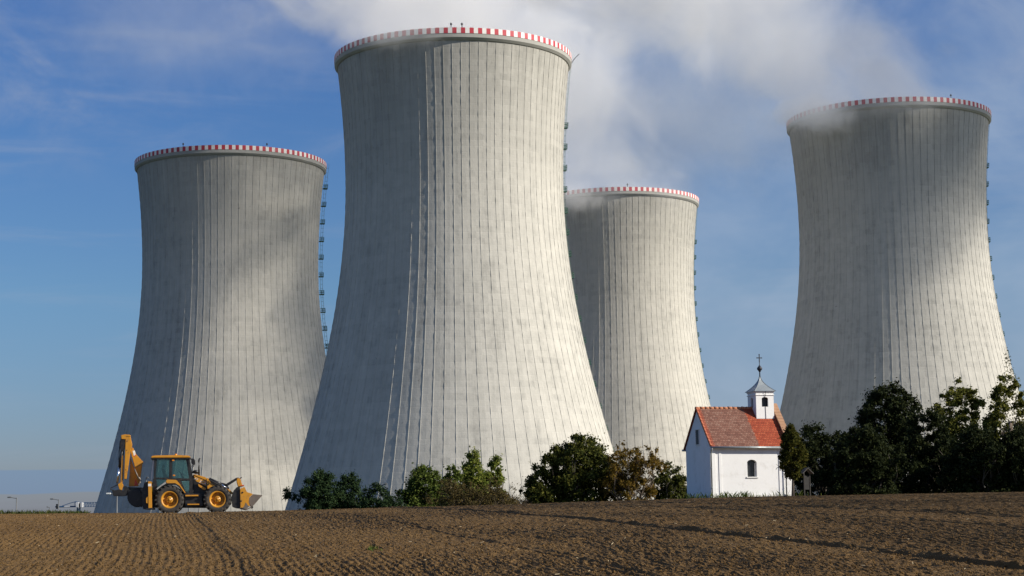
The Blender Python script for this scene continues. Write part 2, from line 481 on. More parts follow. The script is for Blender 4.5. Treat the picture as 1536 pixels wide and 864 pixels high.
def ring_mesh(profile, n, mats, midx_fn=None, name='ring'):
    """closed (r, z) outline turned around z with hard corners"""
    a = np.arange(n) * math.tau / n
    p = np.array(profile); m = len(p)
    V = np.stack([p[:, 0][:, None] * np.cos(a), p[:, 0][:, None] * np.sin(a), p[:, 1][:, None] + 0 * a], -1).reshape(-1, 3)
    idx = np.arange(m * n).reshape(m, n); nx = np.roll(idx, -1, 1)
    up, un = np.roll(idx, -1, 0), np.roll(nx, -1, 0)
    F = np.stack([idx, nx, un, up], -1).reshape(-1, 4)
    mi = None if midx_fn is None else np.tile(midx_fn(np.arange(n)), m)
    return np_mesh(name, V, F, mats, False, mi)

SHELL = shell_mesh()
r_top = float(prof(np.array(0.0)))
RING = ring_mesh([(r_top - 1.0, TOWER_H - 2.9), (r_top - 0.1, TOWER_H - 2.9), (r_top + 0.42, TOWER_H - 2.35), (r_top + 0.42, TOWER_H - 1.40), (r_top - 1.0, TOWER_H - 1.40)], 184, [RINGCONC], None, 'ring_beam')
BAND = ring_mesh([(r_top - 1.05, TOWER_H - 1.39), (r_top + 0.50, TOWER_H - 1.39), (r_top + 0.50, TOWER_H), (r_top - 1.05, TOWER_H)], NSTRIPE * 2, [RED, WHITE], lambda k: (k % 2), 'rim_band')

def ladder_parts(root, theta, z_first, spacing, count, z_low):
    """cage ladder following the shell at world angle theta (from -Y towards +X), with resting platforms"""
    ca, sa = math.sin(theta), -math.cos(theta)
    tx, ty = -sa, ca
    def P(z, out, side): 
        r = float(prof(np.array(min(z - TOWER_H, 0)))) + 0.3 + out
        return Vector((r * ca + side * tx, r * sa + side * ty, z))
    m = MB()
    zs = np.arange(z_low, TOWER_H + 1.0, 3.0)
    for sd in (-0.3, 0.3):
        m.tube([P(z, 0.35, sd) for z in zs], 0.035, 4)
    for sd, o in ((-0.35, 0.95), (0.35, 0.95), (0, 1.15)):
        m.tube([P(z, o, sd) for z in zs], 0.025, 3)
    for z in np.arange(z_low, TOWER_H + 0.8, 1.4):
        m.tube([P(z, 0.35, -0.3), P(z, 0.35, 0.3)], 0.025, 3)
        m.tube([P(z, 0.35, -0.35), P(z, 0.95, -0.38), P(z, 1.15, 0), P(z, 0.95, 0.38), P(z, 0.35, 0.35)], 0.025, 3)
    lad = m.build('access_ladder', LADGREY, root)
    def platform(z):
        q = MB(); bm = q.bm
        def slab(o0, o1, s0, s1, z0, z1):
            vs = [bm.verts.new(P(zz, o, sd)) for zz in (z0, z1) for o, sd in ((o0, s0), (o1, s0), (o1, s1), (o0, s1))]
            for f in ((0, 1, 2, 3), (7, 6, 5, 4), (0, 4, 5, 1), (1, 5, 6, 2), (2, 6, 7, 3), (3, 7, 4, 0)): bm.faces.new([vs[i] for i in f])
        slab(-0.1, 1.45, -0.75, 0.75, z - 0.28, z)
        slab(1.36, 1.46, -0.9, 0.9, z + 0.5, z + 0.62); slab(1.36, 1.46, -0.9, 0.9, z + 1.05, z + 1.17)
        for sd in (-0.9, 0.8): slab(-0.05, 1.46, sd, sd + 0.1, z + 1.05, z + 1.17); slab(-0.05, 1.46, sd, sd + 0.1, z + 0.5, z + 0.62)
        for o, sd in ((1.36, -0.9), (1.36, 0.8), (1.36, -0.05), (0.6, -0.9), (0.6, 0.8)): slab(o, o + 0.1, sd, sd + 0.1, z, z + 1.17)
        bmesh.ops.recalc_face_normals(bm, faces=bm.faces)
        return q.build('platform', GREEN, lad)
    for k in range(count): platform(z_first - k * spacing)

LAMPRED = plain('lamp_red', (0.3, 0.03, 0.02), 0.3)
DARK = plain('dark_metal', (0.03, 0.032, 0.035), 0.5)
def rim_fittings(root, thetas, rods):
    for th in thetas:
        m = MB(); x, y = (r_top + 0.1) * math.sin(th), -(r_top + 0.1) * math.cos(th)
        m.tube([(x, y, TOWER_H), (x, y, TOWER_H + 0.7)], 0.09, 6)
        m.lathe_z([(0.02, TOWER_H + 0.68), (0.24, TOWER_H + 0.7), (0.27, TOWER_H + 0.95), (0.16, TOWER_H + 1.2), (0.0, TOWER_H + 1.26)], x, y, 10)
        m.build('warning_light', DARK, root)
    for th in rods:
        m = MB(); x, y = (r_top + 0.5) * math.sin(th), -(r_top + 0.5) * math.cos(th)
        m.tube([(x, y, TOWER_H - 1.2), (x * 1.03, y * 1.03, TOWER_H + 0.2), (x * 1.07, y * 1.07, TOWER_H + 1.4)], 0.09, 5)
        m.build('lightning_rod', DARK, root)

TOWERS = [
    ('F', -14.22, 452.5, 3.03, 0.3, 'tallest looking concrete cooling tower standing in the middle with a red and white rim', R(103), 106, 5.6, 18, [R(6), R(1)], [R(94)]),
    ('L', -89.65, 569.3, -0.42, 1.7, 'concrete cooling tower behind the yellow excavator, mottled by cloud shadow, no steam at its rim', R(99), 115.5, 5.75, 19, [R(-20), R(30)], []),
    ('R', 114.99, 536.9, 3.75, 2.9, 'greyer concrete cooling tower behind the dark trees, steam curling over its rim', R(92), 108, 5.7, 18, [R(25)], []),
    ('M', 38.3, 650.0, -0.7, 4.2, 'farther concrete cooling tower half hidden, rising between the middle tower and the chapel', R(100), 108, 5.7, 18, [R(5)], []),
]
tower_root = {}
for key, x, y, dz_, rot, label, th, z1, spc, cnt, lights, rods in TOWERS:
    base = EYE.z + H_EYE + dz_ - TOWER_H
    root = empty('cooling_tower', (x, y, base))
    tag(root, label, 'cooling tower', 'cooling towers of the power plant')
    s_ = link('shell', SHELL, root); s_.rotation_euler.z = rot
    link('ring_beam', RING, root); b_ = link('rim_band', BAND, root); b_.rotation_euler.z = rot
    ladder_parts(root, th, z1, spc, cnt, 3.0)
    rim_fittings(root, lights, rods)
    tower_root[key] = root

# ------------------------------------------------------------------ steam
def steam(name, loc, box, dens, lean, rad, grow, label, seed=0.0, spills=(), nscale=0.034, thresh=0.0):
    """box of drifting steam; origin at the rim centre; lean: x metres per metre of rise"""
    (x0, x1), (y0, y1), (z0, z1) = box
    m = bpy.data.materials.new('steam'); m.use_nodes = True
    t = NT(m.node_tree); t.n.remove(t.n['Principled BSDF']); out = t.n['Material Output']
    co = t.node('ShaderNodeTexCoord').outputs['Object']
    x, y, z = t.sep(co)
    n1 = t.noise(t.vmath('ADD', co, (seed, seed * 1.7, -seed)), nscale, 6, 0.60, 0.9)
    n1 = t.math('MULTIPLY', t.math('SUBTRACT', n1, 0.5), 6.0)
    zp = t.math('MAXIMUM', z, 0.0)
    xa = t.math('MULTIPLY', t.math('MULTIPLY', zp, lean[0]), t.math('ADD', 1.0, t.math('MULTIPLY', zp, lean[1])))
    rr = t.math('ADD', rad, t.math('MULTIPLY', zp, grow))
    qx = t.math('DIVIDE', t.math('SUBTRACT', x, xa), rr); qy = t.math('DIVIDE', y, rr)
    r2 = t.math('ADD', t.math('MULTIPLY', qx, qx), t.math('MULTIPLY', qy, qy))
    f = t.math('ADD', t.math('SUBTRACT', 1.0 + thresh, t.math('MULTIPLY', r2, 1.25)), n1)
    f = t.maprange(f, 0.0, 1.6)
    f = t.math('MULTIPLY', f, t.maprange(z, -2.0, 3.0))
    n2 = t.math('MULTIPLY', t.math('SUBTRACT', t.noise(t.vmath('ADD', co, (seed, 0, 0)), 0.16, 5, 0.6, 1.2), 0.5), 3.4)
    for sx, sy, sz, ax, ay, az_, k in spills:
        e = t.vmath('DIVIDE', t.vmath('SUBTRACT', co, (sx, sy, sz)), (ax, ay, az_))
        ln = t.node('ShaderNodeVectorMath', operation='LENGTH'); t.put(ln.inputs[0], e)
        g = t.math('ADD', t.math('SUBTRACT', 1.0, ln.outputs['Value']), t.math('ADD', t.math('MULTIPLY', n1, 0.25), t.math('MULTIPLY', n2, 0.32)))
        g = t.math('MULTIPLY', t.maprange(g, 0.0, 1.0), k)
        f = t.math('MAXIMUM', f, g)
    # fade inside every wall of the box
    fade = None
    for c_, a_, b_ in ((x, x0, x1), (y, y0, y1), (z, z0, z1)):
        wd = 0.16 * (b_ - a_) if c_ is not z else 0.05 * (b_ - a_)
        q = t.math('MULTIPLY', t.maprange(c_, a_ + 0.5, a_ + wd), t.maprange(c_, b_ - 0.5, b_ - wd))
        fade = q if fade is None else t.math('MULTIPLY', fade, q)
    f = t.math('MULTIPLY', t.math('MULTIPLY', f, fade), dens)
    pv = t.node('ShaderNodeVolumePrincipled')
    pv.inputs['Color'].default_value = (0.985, 0.985, 0.99, 1); pv.inputs['Anisotropy'].default_value = 0.0
    t.put(pv.inputs['Density'], f)
    t.l.new(pv.outputs[0], out.inputs['Volume'])
    o = MB().box(x0, x1, y0, y1, z0, z1).build(name, m)
    o.location = loc
    tag(o, label, 'steam', 'steam drifting from the cooling towers', 'stuff')
    return o
def rim(key):
    p = tower_root[key].location
    return Vector((p.x, p.y, p.z + TOWER_H))
steam('steam', rim('F'), ((-150, 50), (-60, 60), (-20, 85)), 0.023, (-0.7, 0.008), 25, 0.55, 'grey white steam rising off the tallest looking middle cooling tower', 3.0, [(-14, -30, -1, 15, 8, 5, 3.6), (-70, 0, 12, 60, 40, 26, 0.28)], thresh=0.25)
steam('steam', rim('R'), ((-260, 45), (-70, 70), (-40, 95)), 0.032, (-1.0, 0.010), 27, 0.70, 'steam drifting sideways off the cooling tower behind the dark trees', 31.0, [(-24, -23, -3, 17, 12, 7, 5.0), (-2, -32, -2, 24, 7, 6, 1.8), (-75, 0, 2, 85, 45, 32, 0.45)], thresh=0.35)
steam('steam', rim('M'), ((-150, 50), (-60, 65), (-18, 110)), 0.026, (-0.55, 0.006), 26, 0.5, 'bright steam rising from the half hidden farther cooling tower', 23.0, [(-18, -30, -3, 24, 9, 8, 3.0), (16, -29, -1, 12, 6, 4, 1.0)], thresh=0.3)
hs = Vector((math.sin(SUN_AZ), -math.cos(SUN_AZ), 0)); ps = Vector((-hs.y, hs.x, 0))
def shade_cloud():  # cloud out of view, added on the sun side to shade two towers
    rp = tower_root['R'].location
    c_ = Vector((rp.x, rp.y, 0)) + hs * 420 - ps * 12 + Vector((0, 0, 333))
    bx_, by_, bz_ = 55, 85, 74
    m = bpy.data.materials.new('cloud'); m.use_nodes = True
    t = NT(m.node_tree); t.n.remove(t.n['Principled BSDF'])
    co = t.node('ShaderNodeTexCoord').outputs['Object']
    x, y, z = t.sep(co)
    e = t.vmath('DIVIDE', co, (bx_, by_, bz_)); ln = t.node('ShaderNodeVectorMath', operation='LENGTH'); t.put(ln.inputs[0], e)
    n1 = t.math('MULTIPLY', t.math('SUBTRACT', t.noise(t.vmath('ADD', co, (13.0, 4.0, 71.0)), 0.020, 5, 0.5, 0.3), 0.5), 4.0)
    f = t.math('ADD', t.math('SUBTRACT', 1.0, ln.outputs['Value']), n1)
    f = t.math('MULTIPLY', t.maprange(f, 0.0, 1.3), t.maprange(ln.outputs['Value'], 0.99, 0.45))
    pv = t.node('ShaderNodeVolumePrincipled'); pv.inputs['Color'].default_value = (0.95, 0.95, 0.96, 1)
    t.put(pv.inputs['Density'], t.math('MULTIPLY', f, 0.062))
    t.l.new(pv.outputs[0], t.n['Material Output'].inputs['Volume'])
    o = MB().box(-bx_, bx_, -by_, by_, -bz_, bz_).build('cloud', m)
    o.location = c_; o.rotation_euler.z = math.atan2(hs.y, hs.x)
    tag(o, 'unseen ragged cloud added before the sun to shade the greyer tower and the mottled one', 'cloud', None, 'stuff')
shade_cloud()

# ------------------------------------------------------------------ chapel
PLASTER = plain('white_limewash', (0.77, 0.77, 0.765), 0.9, var=0.07, scale=0.9, dirt=(0.62, 0.61, 0.585), bump=0.3)
PLINTHM = plain('plinth_plaster', (0.68, 0.675, 0.66), 0.9, var=0.12, scale=1.7, dirt=(0.42, 0.40, 0.36), bump=0.25)
ZINC = plain('zinc_sheet', (0.30, 0.33, 0.34), 0.42, 0.35, var=0.15, scale=4)
IRON = plain('wrought_iron', (0.03, 0.032, 0.04), 0.5, 0.3)
HOLE = plain('unlit_interior', (0.035, 0.034, 0.033), 0.9)
STONE = plain('stone_reveal', (0.42, 0.41, 0.39), 0.9, var=0.15)
LEAD = plain('leaded_pane', (0.055, 0.06, 0.062), 0.2, var=0.5, scale=12)
WOODD = plain('shade_painted_wood', (0.026, 0.023, 0.02), 0.85, var=0.4, scale=14)  # post wood darkened in colour to stand in for tree shade

def tile_mat(name, slope_sin, slope_cos, front=True):
    m, t, b = new_mat(name)
    co = t.node('ShaderNodeTexCoord').outputs['Object']
    x, y, z = t.sep(co)
    s = t.math('DIVIDE', z, slope_sin)
    br = t.node('ShaderNodeTexBrick', offset=0.5)
    t.put(br.inputs['Vector'], t.comb(x, s, 0)); br.inputs['Scale'].default_value = 1.0
    br.inputs['Brick Width'].default_value = 0.18; br.inputs['Row Height'].default_value = 0.165
    br.inputs['Mortar Size'].default_value = 0.018; br.inputs['Mortar Smooth'].default_value = 0.6
    br.inputs['Color1'].default_value = (0, 0, 0, 1); br.inputs['Color2'].default_value = (1, 1, 1, 1); br.inputs['Mortar'].default_value = (0.5, 0.5, 0.5, 1)
    rnd = br.outputs['Color']
    patch = t.noise(co, 1.3, 5, 0.65)
    # older faded tiles, newer bright ones nearer the belfry
    edge = t.math('SUBTRACT', t.math('ADD', x, t.math('MULTIPLY', t.math('SUBTRACT', z, 3.4), 0.03)), 3.36)
    new = t.maprange(t.math('ADD', edge, t.math('MULTIPLY', t.math('SUBTRACT', t.noise(co, 7.0, 2), 0.5), 0.35)), -0.07, 0.07)
    verge = t.maprange(x, 0.32, 0.12)
    new = t.math('MAXIMUM', new, t.math('MULTIPLY', verge, 0.7))
    old = t.ramp(t.math('ADD', t.math('MULTIPLY', rnd, 0.5), t.math('MULTIPLY', patch, 0.5)), [(0.2, (0.14, 0.062, 0.045)), (0.5, (0.21, 0.098, 0.07)), (0.8, (0.26, 0.150, 0.112))])
    nw = t.ramp(t.math('ADD', t.math('MULTIPLY', rnd, 0.5), t.math('MULTIPLY', patch, 0.5)), [(0.2, (0.25, 0.043, 0.019)), (0.5, (0.33, 0.064, 0.028)), (0.8, (0.39, 0.095, 0.042))])
    c = t.mix(new, old, nw)
    c = t.mix(t.math('MULTIPLY', br.outputs['Fac'], 0.5), c, (0.09, 0.045, 0.033))
    lich = t.maprange(t.noise(co, 9.0, 4, 0.7), 0.62, 0.72, 0, 0.5)
    c = t.mix(t.math('MULTIPLY', lich, t.math('SUBTRACT', 1.0, new)), c, (0.36, 0.34, 0.29))
    t.put(b.inputs['Base Color'], c); b.inputs['Roughness'].default_value = 0.85
    b.inputs['Specular IOR Level'].default_value = 0.25
    saw = t.math('FRACT', t.math('DIVIDE', s, 0.165))
    hgt = t.math('SUBTRACT', t.math('MULTIPLY', t.math('SUBTRACT', 1.0, saw), 0.6), t.math('MULTIPLY', br.outputs['Fac'], 0.6))
    t.put(b.inputs['Normal'], t.bump(hgt, 0.9, 0.035))
    return m

CH = R(15)
c0 = at(1068, 747.5, 118)
cz = c0.z - 0.25
chapel = empty('chapel', (c0.x, c0.y, cz), CH)
tag(chapel, 'small white chapel with a red tiled roof and a belfry at the field edge', 'chapel')
Wd, Ln, He, Ri = 4.6, 5.62, 3.74, 2.42      # depth, length, eave and rise (local: x along the front, y back)
tilt = Ri / (Wd / 2)
# walls with real window openings: front wall built as pieces round the niche
wx0, wx1, wz0, wz1 = 2.52, 3.20, 1.62, 2.74    # niche of the front window
m = MB()
m.box(0, wx0, 0, 0.45, 0, He); m.box(wx1, Ln, 0, 0.45, 0, He); m.box(wx0, wx1, 0, 0.45, 0, wz0)
arch = [(wx0, He), (wx0, wz1 - 0.22)] + [(wx0 + (wx1 - wx0) * (0.5 - 0.5 * math.cos(a)), wz1 - 0.22 + 0.22 * math.sin(a)) for a in np.linspace(0, math.pi, 11)[1:-1]] + [(wx1, wz1 - 0.22), (wx1, He)]
m.poly(arch[::-1], 0, 0.45)
m.box(0, Ln, Wd - 0.4, Wd, 0, He)
m.build('front_wall', PLASTER, chapel)
def gable(x0, x1, extra, hole=None):
    q = MB(); bm = q.bm
    out = [(0.003, 0), (Wd - 0.003, 0), (Wd - 0.003, He + extra), (Wd / 2, He + Ri + extra), (0.003, He + extra)]
    a = [bm.verts.new((x0, y, z)) for y, z in out]; b = [bm.verts.new((x1, y, z)) for y, z in out]
    fs = [bm.faces.new(a[::-1]), bm.faces.new(b)] + [bm.faces.new((a[i], a[(i + 1) % 5], b[(i + 1) % 5], b[i])) for i in range(5)]
    bmesh.ops.recalc_face_normals(bm, faces=fs)
    return q
gable(-0.004, 0.35, -0.06).build('gable_wall', PLASTER, chapel)
pg = gable(Ln - 0.235, Ln + 0.06, 0.32).build('parapet_wall', PLASTER, chapel)
q = MB()   # tile coping over the parapet
for sgn in (0, 1):
    ys = np.linspace(-0.22, Wd / 2, 13)
    for a, b2 in zip(ys, ys[1:]):
        ya, yb = (a, b2) if sgn == 0 else (Wd - a, Wd - b2)
        za = He + 0.33 + a * tilt; zb = He + 0.33 + b2 * tilt
        bm = q.bm
        vs = [bm.verts.new(p) for p in ((Ln - 0.32, ya, za), (Ln + 0.13, ya, za), (Ln + 0.13, yb, zb - 0.02), (Ln - 0.32, yb, zb - 0.02),
                                        (Ln - 0.31, ya, za + 0.13), (Ln + 0.12, ya, za + 0.13), (Ln + 0.12, yb, zb + 0.09), (Ln - 0.31, yb, zb + 0.09))]
        for f in ((0, 1, 2, 3), (7, 6, 5, 4), (0, 4, 5, 1), (1, 5, 6, 2), (2, 6, 7, 3), (3, 7, 4, 0)): bm.faces.new([vs[i] for i in f])
bmesh.ops.recalc_face_normals(q.bm, faces=q.bm.faces)
q.build('coping', plain('coping_tile', (0.34, 0.19, 0.11), 0.85, var=0.3, scale=5), pg)
# corner lesenes, plinth, cornice
for b_x in ((-0.05, 0.30, -0.05, -0.001, 0.0, He - 0.30), (-0.05, -0.006, 0.0, 0.30, 0, He - 0.30), (0.55, 0.72, -0.035, -0.001, 0.46, He - 0.32), (Ln - 0.86, Ln - 0.62, -0.035, -0.001, 0.46, He - 0.32)):
    MB().box(*b_x).build('pilaster', PLASTER, chapel)
m = MB(); m.box(0.301, Ln - 0.003, -0.06, -0.001, -0.5, 0.45, 0.012); m.box(-0.07, -0.006, 0.301, Wd, -0.5, 0.45, 0.012); m.build('plinth', PLINTHM, chapel)
m = MB(); m.box(0, Ln - 0.25, -0.12, -0.002, He - 0.30, He - 0.10, 0.02); m.build('cornice', PLASTER, chapel)
# roof: two thick planes, ridge caps
nrm = math.hypot(1, tilt); sn, cs_ = tilt / nrm, 1 / nrm
TILE = tile_mat('roof_tiles', sn, cs_)
q = MB(); bm = q.bm
def slope(y_e, y_r, z_e, z_r):
    th_ = 0.11
    vs = [bm.verts.new(p) for p in ((-0.10, y_e, z_e), (Ln - 0.24, y_e, z_e), (Ln - 0.24, y_r, z_r), (-0.10, y_r, z_r),
                                    (-0.10, y_e, z_e + th_), (Ln - 0.24, y_e, z_e + th_), (Ln - 0.24, y_r, z_r + th_), (-0.10, y_r, z_r + th_))]
    for f in ((0, 1, 2, 3), (7, 6, 5, 4), (0, 4, 5, 1), (1, 5, 6, 2), (2, 6, 7, 3), (3, 7, 4, 0)): bm.faces.new([vs[i] for i in f])
ov = 0.24
slope(-ov, Wd / 2, He - ov * tilt + 0.02, He + Ri + 0.02); slope(Wd + ov, Wd / 2 + 0.002, He - ov * tilt + 0.02, He + Ri + 0.02)
bmesh.ops.recalc_face_normals(bm, faces=bm.faces)
roof = q.build('roof', TILE, chapel)
q = MB(); rr_ = random.Random(3)
xx = -0.12
while xx < Ln - 0.6:
    q.tube([(xx, Wd / 2, He + Ri + 0.09 + rr_.uniform(-.01, .015)), (xx + 0.36, Wd / 2, He + Ri + 0.075)], 0.115, 8, 0.10); xx += 0.33
q.build('ridge_caps', plain('ridge_tile', (0.40, 0.16, 0.08), 0.85, var=0.35, scale=3), roof)
q = MB()
for k in range(11):
    f0 = k / 11; y0_ = -ov + (Wd / 2 + ov) * f0; y1_ = -ov + (Wd / 2 + ov) * (f0 + 0.1)
    q.tube([(-0.06, y0_, He - ov * tilt + 0.14 + (y0_ + ov) * tilt), (-0.06, y1_, He - ov * tilt + 0.12 + (y1_ + ov) * tilt)], 0.085, 7, 0.07)
q.build('verge_tiles', plain('verge_tile', (0.42, 0.13, 0.065), 0.85, var=0.3, scale=5), roof)
# gutter and downpipes
m = MB(); m.tube([(-0.12, -ov - 0.07, He - ov * tilt + 0.06), (Ln - 0.26, -ov - 0.07, He - ov * tilt + 0.02)], 0.07, 10); m.build('gutter', ZINC, chapel)
for xx, zt_ in ((-0.02, 0), (Ln - 0.42, 0)):
    m = MB(); m.tube([(xx, -ov - 0.07, He - 0.22), (xx, -ov - 0.02, He - 0.36), (xx, -0.13, He - 0.55), (xx, -0.13, 0.05)], 0.05, 8)
    for z in (0.9, 2.2): m.tube([(xx, -0.13, z), (xx, -0.13, z + 0.05)], 0.062, 8)
    m.build('downpipe', ZINC, chapel)
m = MB(); m.tube([(-0.18, Wd + ov, He - ov * tilt + 0.05), (0.3, Wd + ov, He - ov * tilt + 0.05)], 0.07, 8); m.build('gutter', ZINC, chapel)
# front window: stone reveal in the niche, dark leaded pane
fr = MB()
fr.box(wx0 - 0.08, wx1 + 0.08, -0.06, 0.3, wz0 - 0.09, wz0 - 0.001, 0.01)
for sx_ in (wx0 - 0.001, wx1 - 0.079):
    fr.box(sx_, sx_ + 0.08, 0.16, 0.3, wz0, wz1 - 0.22)
w_ = fr.build('window', PLINTHM, chapel)
m = MB(); m.poly([(wx0 + .002, wz0 + .002), (wx1 - .002, wz0 + .002)] + [(wx0 + (wx1 - wx0) * (0.5 + 0.498 * math.cos(a)), wz1 - 0.224 + 0.22 * math.sin(a)) for a in np.linspace(0, math.pi, 11)], 0.26, 0.30)
m.build('pane', LEAD, w_)
m = MB()
for xx in np.linspace(wx0 + .12, wx1 - .12, 4): m.tube([(xx, 0.235, wz0), (xx, 0.235, wz1 - 0.06)], 0.011, 5)
for zz in np.linspace(wz0 + .15, wz1 - .28, 4): m.tube([(wx0 + .01, 0.235, zz), (wx1 - .01, 0.235, zz)], 0.011, 5)
m.build('grille', IRON, w_)
# slit window in the gable
gy0, gy1, gz0, gz1 = 1.98, 2.55, He + 0.10, He + 1.06
fr = MB(); fr.box(-0.055, -0.005, gy0 - 0.06, gy0, gz0 - 0.06, gz1 + 0.06); fr.box(-0.055, -0.005, gy1, gy1 + 0.06, gz0 - 0.06, gz1 + 0.06)
fr.box(-0.055, -0.005, gy0, gy1, gz0 - 0.06, gz0); fr.box(-0.055, -0.005, gy0, gy1, gz1, gz1 + 0.06)
w2 = fr.build('window', PLINTHM, chapel)
m = MB(); m.box(-0.02, -0.006, gy0, gy1, gz0, gz1)
for zz in np.arange(gz0 + 0.08, gz1, 0.14): m.box(-0.045, -0.021, gy0 + 0.02, gy1 - 0.02, zz, zz + 0.06)
m.build('shutter', plain('grey_shutter', (0.10, 0.105, 0.10), 0.8, var=0.3), w2)
# belfry astride the ridge
bw = 1.27; bx0 = 3.95; bx1 = bx0 + bw; by0 = Wd / 2 - 0.74; by1 = by0 + 1.45
zb = He + 1.35; zt = He + 3.52
ox0, ox1, oz0, oz1 = bx0 + 0.41, bx0 + 0.41 + 0.46, zt - 0.95, zt - 0.30
m = MB()
t_ = 0.14
def arch_wall(q, a0, a1, z0, z1, oa0, oa1, o0, o1, p0, p1, axis):
    pieces = [[(a0, z0), (oa0, z0), (oa0, z1), (a0, z1)], [(oa1, z0), (a1, z0), (a1, z1), (oa1, z1)], [(oa0, z0), (oa1, z0), (oa1, o0), (oa0, o0)],
              [(oa0, z1), (oa0, o1 - .12)] + [(oa0 + (oa1 - oa0) * (0.5 - 0.5 * math.cos(a)), o1 - .12 + .12 * math.sin(a)) for a in np.linspace(0, math.pi, 9)[1:-1]] + [(oa1, o1 - .12), (oa1, z1)]]
    for pc in pieces:
        if axis == 'x': q.poly(pc, p0, p1)
        else:
            bm = q.bm; A = [bm.verts.new((p0, y, z)) for y, z in pc]; B = [bm.verts.new((p1, y, z)) for y, z in pc]; n = len(A)
            fs = [bm.faces.new(A), bm.faces.new(B[::-1])] + [bm.faces.new((A[i], B[i], B[(i + 1) % n], A[(i + 1) % n])) for i in range(n)]
            bmesh.ops.recalc_face_normals(bm, faces=fs)
arch_wall(m, bx0, bx1, zb - 0.4, zt, ox0, ox1, oz0, oz1, by0, by0 + t_, 'x')
arch_wall(m, bx0, bx1, zb - 0.4, zt, ox0, ox1, oz0, oz1, by1 - t_, by1, 'x')
arch_wall(m, by0 + t_, by1 - t_, zb - 0.4, zt, (by0 + by1) / 2 - 0.2, (by0 + by1) / 2 + 0.2, oz0, oz1, bx0 + 0.002, bx0 + t_, 'y')
arch_wall(m, by0 + t_, by1 - t_, zb - 0.4, zt, (by0 + by1) / 2 - 0.2, (by0 + by1) / 2 + 0.2, oz0, oz1, bx1 - t_, bx1 - 0.002, 'y')
m.box(bx0 + t_, bx1 - t_, by0 + t_, by1 - t_, oz0 - 0.5, oz0 - 0.1)
bel = m.build('belfry', PLASTER, chapel)
m = MB(); m.box(bx0 + t_ + .01, bx1 - t_ - .01, by0 + t_ + .10, by0 + t_ + .13, oz0 - 0.09, zt - 0.02); m.build('shade_sheet', IRON, bel)  # dark sheets behind the openings stand in for the shade inside
m = MB(); m.box(bx0 + t_ + .10, bx0 + t_ + .13, by0 + t_ + .14, by1 - t_ - .01, oz0 - 0.09, zt - 0.02); m.build('shade_sheet', IRON, bel)
m = MB(); m.box(bx0 + t_ + .001, bx1 - t_ - .001, by0 + t_ + .001, by1 - t_ - .001, zt - 0.015, zt - 0.002); m.build('ceiling_board', IRON, bel)
m = MB(); m.box(bx0 - 0.05, bx1 + 0.05, by0 - 0.05, by1 + 0.05, zt - 0.19, zt - 0.13, 0.015); m.box(bx0 - 0.06, bx1 + 0.06, by0 - 0.06, by1 + 0.06, zt + 0.001, zt + 0.09, 0.02); m.build('cornice', PLASTER, bel)
m = MB(); m.tube([((bx0 + bx1) / 2, (by0 + by1) / 2, oz0 - 0.05), ((bx0 + bx1) / 2, (by0 + by1) / 2, oz1 + 0.2)], 0.02, 6)
m.lathe_z([(0.0, oz1 - 0.1), (0.09, oz1 - 0.12), (0.13, oz1 - 0.35), (0.2, oz1 - 0.48), (0.18, oz1 - 0.5)], (bx0 + bx1) / 2, (by0 + by1) / 2, 14); m.build('bell', IRON, bel)
MB().tube([(bx0 + 0.66, by0 - 0.095, zt + 0.1), (bx0 + 0.66, by0 - 0.06, zt - 0.15), (bx0 + 0.66, by0 - 0.02, zt - 0.28)], 0.014, 5).build('lightning_cable', IRON, bel); MB().tube([(bx0 + 0.66, by0 - 0.02, oz0), (bx0 + 0.68, by0 - 0.02, zb + 0.05)], 0.014, 5).build('lightning_cable', IRON, bel)
q = MB(); bm = q.bm; cx_, cy_ = (bx0 + bx1) / 2, (by0 + by1) / 2; rings = []
NS = 14
for i in range(NS + 1):
    f = i / NS; e = (1 - f) ** 1.75
    hx, hy = 0.04 + (bw / 2 + 0.09) * e, 0.04 + (1.45 / 2 + 0.09) * e
    z = zt + 0.09 + 1.02 * f
    rings.append([bm.verts.new((cx_ + a * hx, cy_ + b_ * hy, z)) for a, b_ in ((-1, -1), (1, -1), (1, 1), (-1, 1))])
for a, b_ in zip(rings, rings[1:]):
    for j in range(4): bm.faces.new((a[j], a[(j + 1) % 4], b_[(j + 1) % 4], b_[j]))
bm.faces.new(rings[0][::-1]); bm.faces.new(rings[-1])
q.build('spire_roof', ZINC, bel)
m = MB()
for a, b_ in ((-1, -1), (1, -1), (1, 1), (-1, 1)):
    m.tube([(cx_ + a * (0.04 + (bw / 2 + 0.09) * (1 - i / NS) ** 1.75), cy_ + b_ * (0.04 + (1.45 / 2 + 0.09) * (1 - i / NS) ** 1.75), zt + 0.10 + 1.02 * i / NS) for i in range(NS + 1)], 0.018, 5)
m.build('roof_seam', ZINC, bel)
m = MB(); za = zt + 1.08
m.tube([(cx_, cy_, za - 0.05), (cx_, cy_, za + 1.12)], 0.045, 8, 0.022)
m.lathe_z([(0.001, za + 0.38), (0.06, za + 0.36), (0.09, za + 0.44), (0.165, za + 0.52), (0.18, za + 0.58), (0.165, za + 0.65), (0.09, za + 0.73), (0.05, za + 0.80), (0.001, za + 0.80)], cx_, cy_, 16)
m.build('finial', IRON, bel)
m = MB(); m.box(cx_ - 0.028, cx_ + 0.028, cy_ - 0.02, cy_ + 0.02, za + 1.0, za + 1.52); m.box(cx_ - 0.15, cx_ + 0.15, cy_ - 0.018, cy_ + 0.018, za + 1.28, za + 1.34)
for px_, pz_ in ((cx_ - 0.165, za + 1.31), (cx_ + 0.165, za + 1.31), (cx_, za + 1.54)): m.box(px_ - 0.035, px_ + 0.035, cy_ - 0.021, cy_ + 0.021, pz_ - 0.035, pz_ + 0.035)
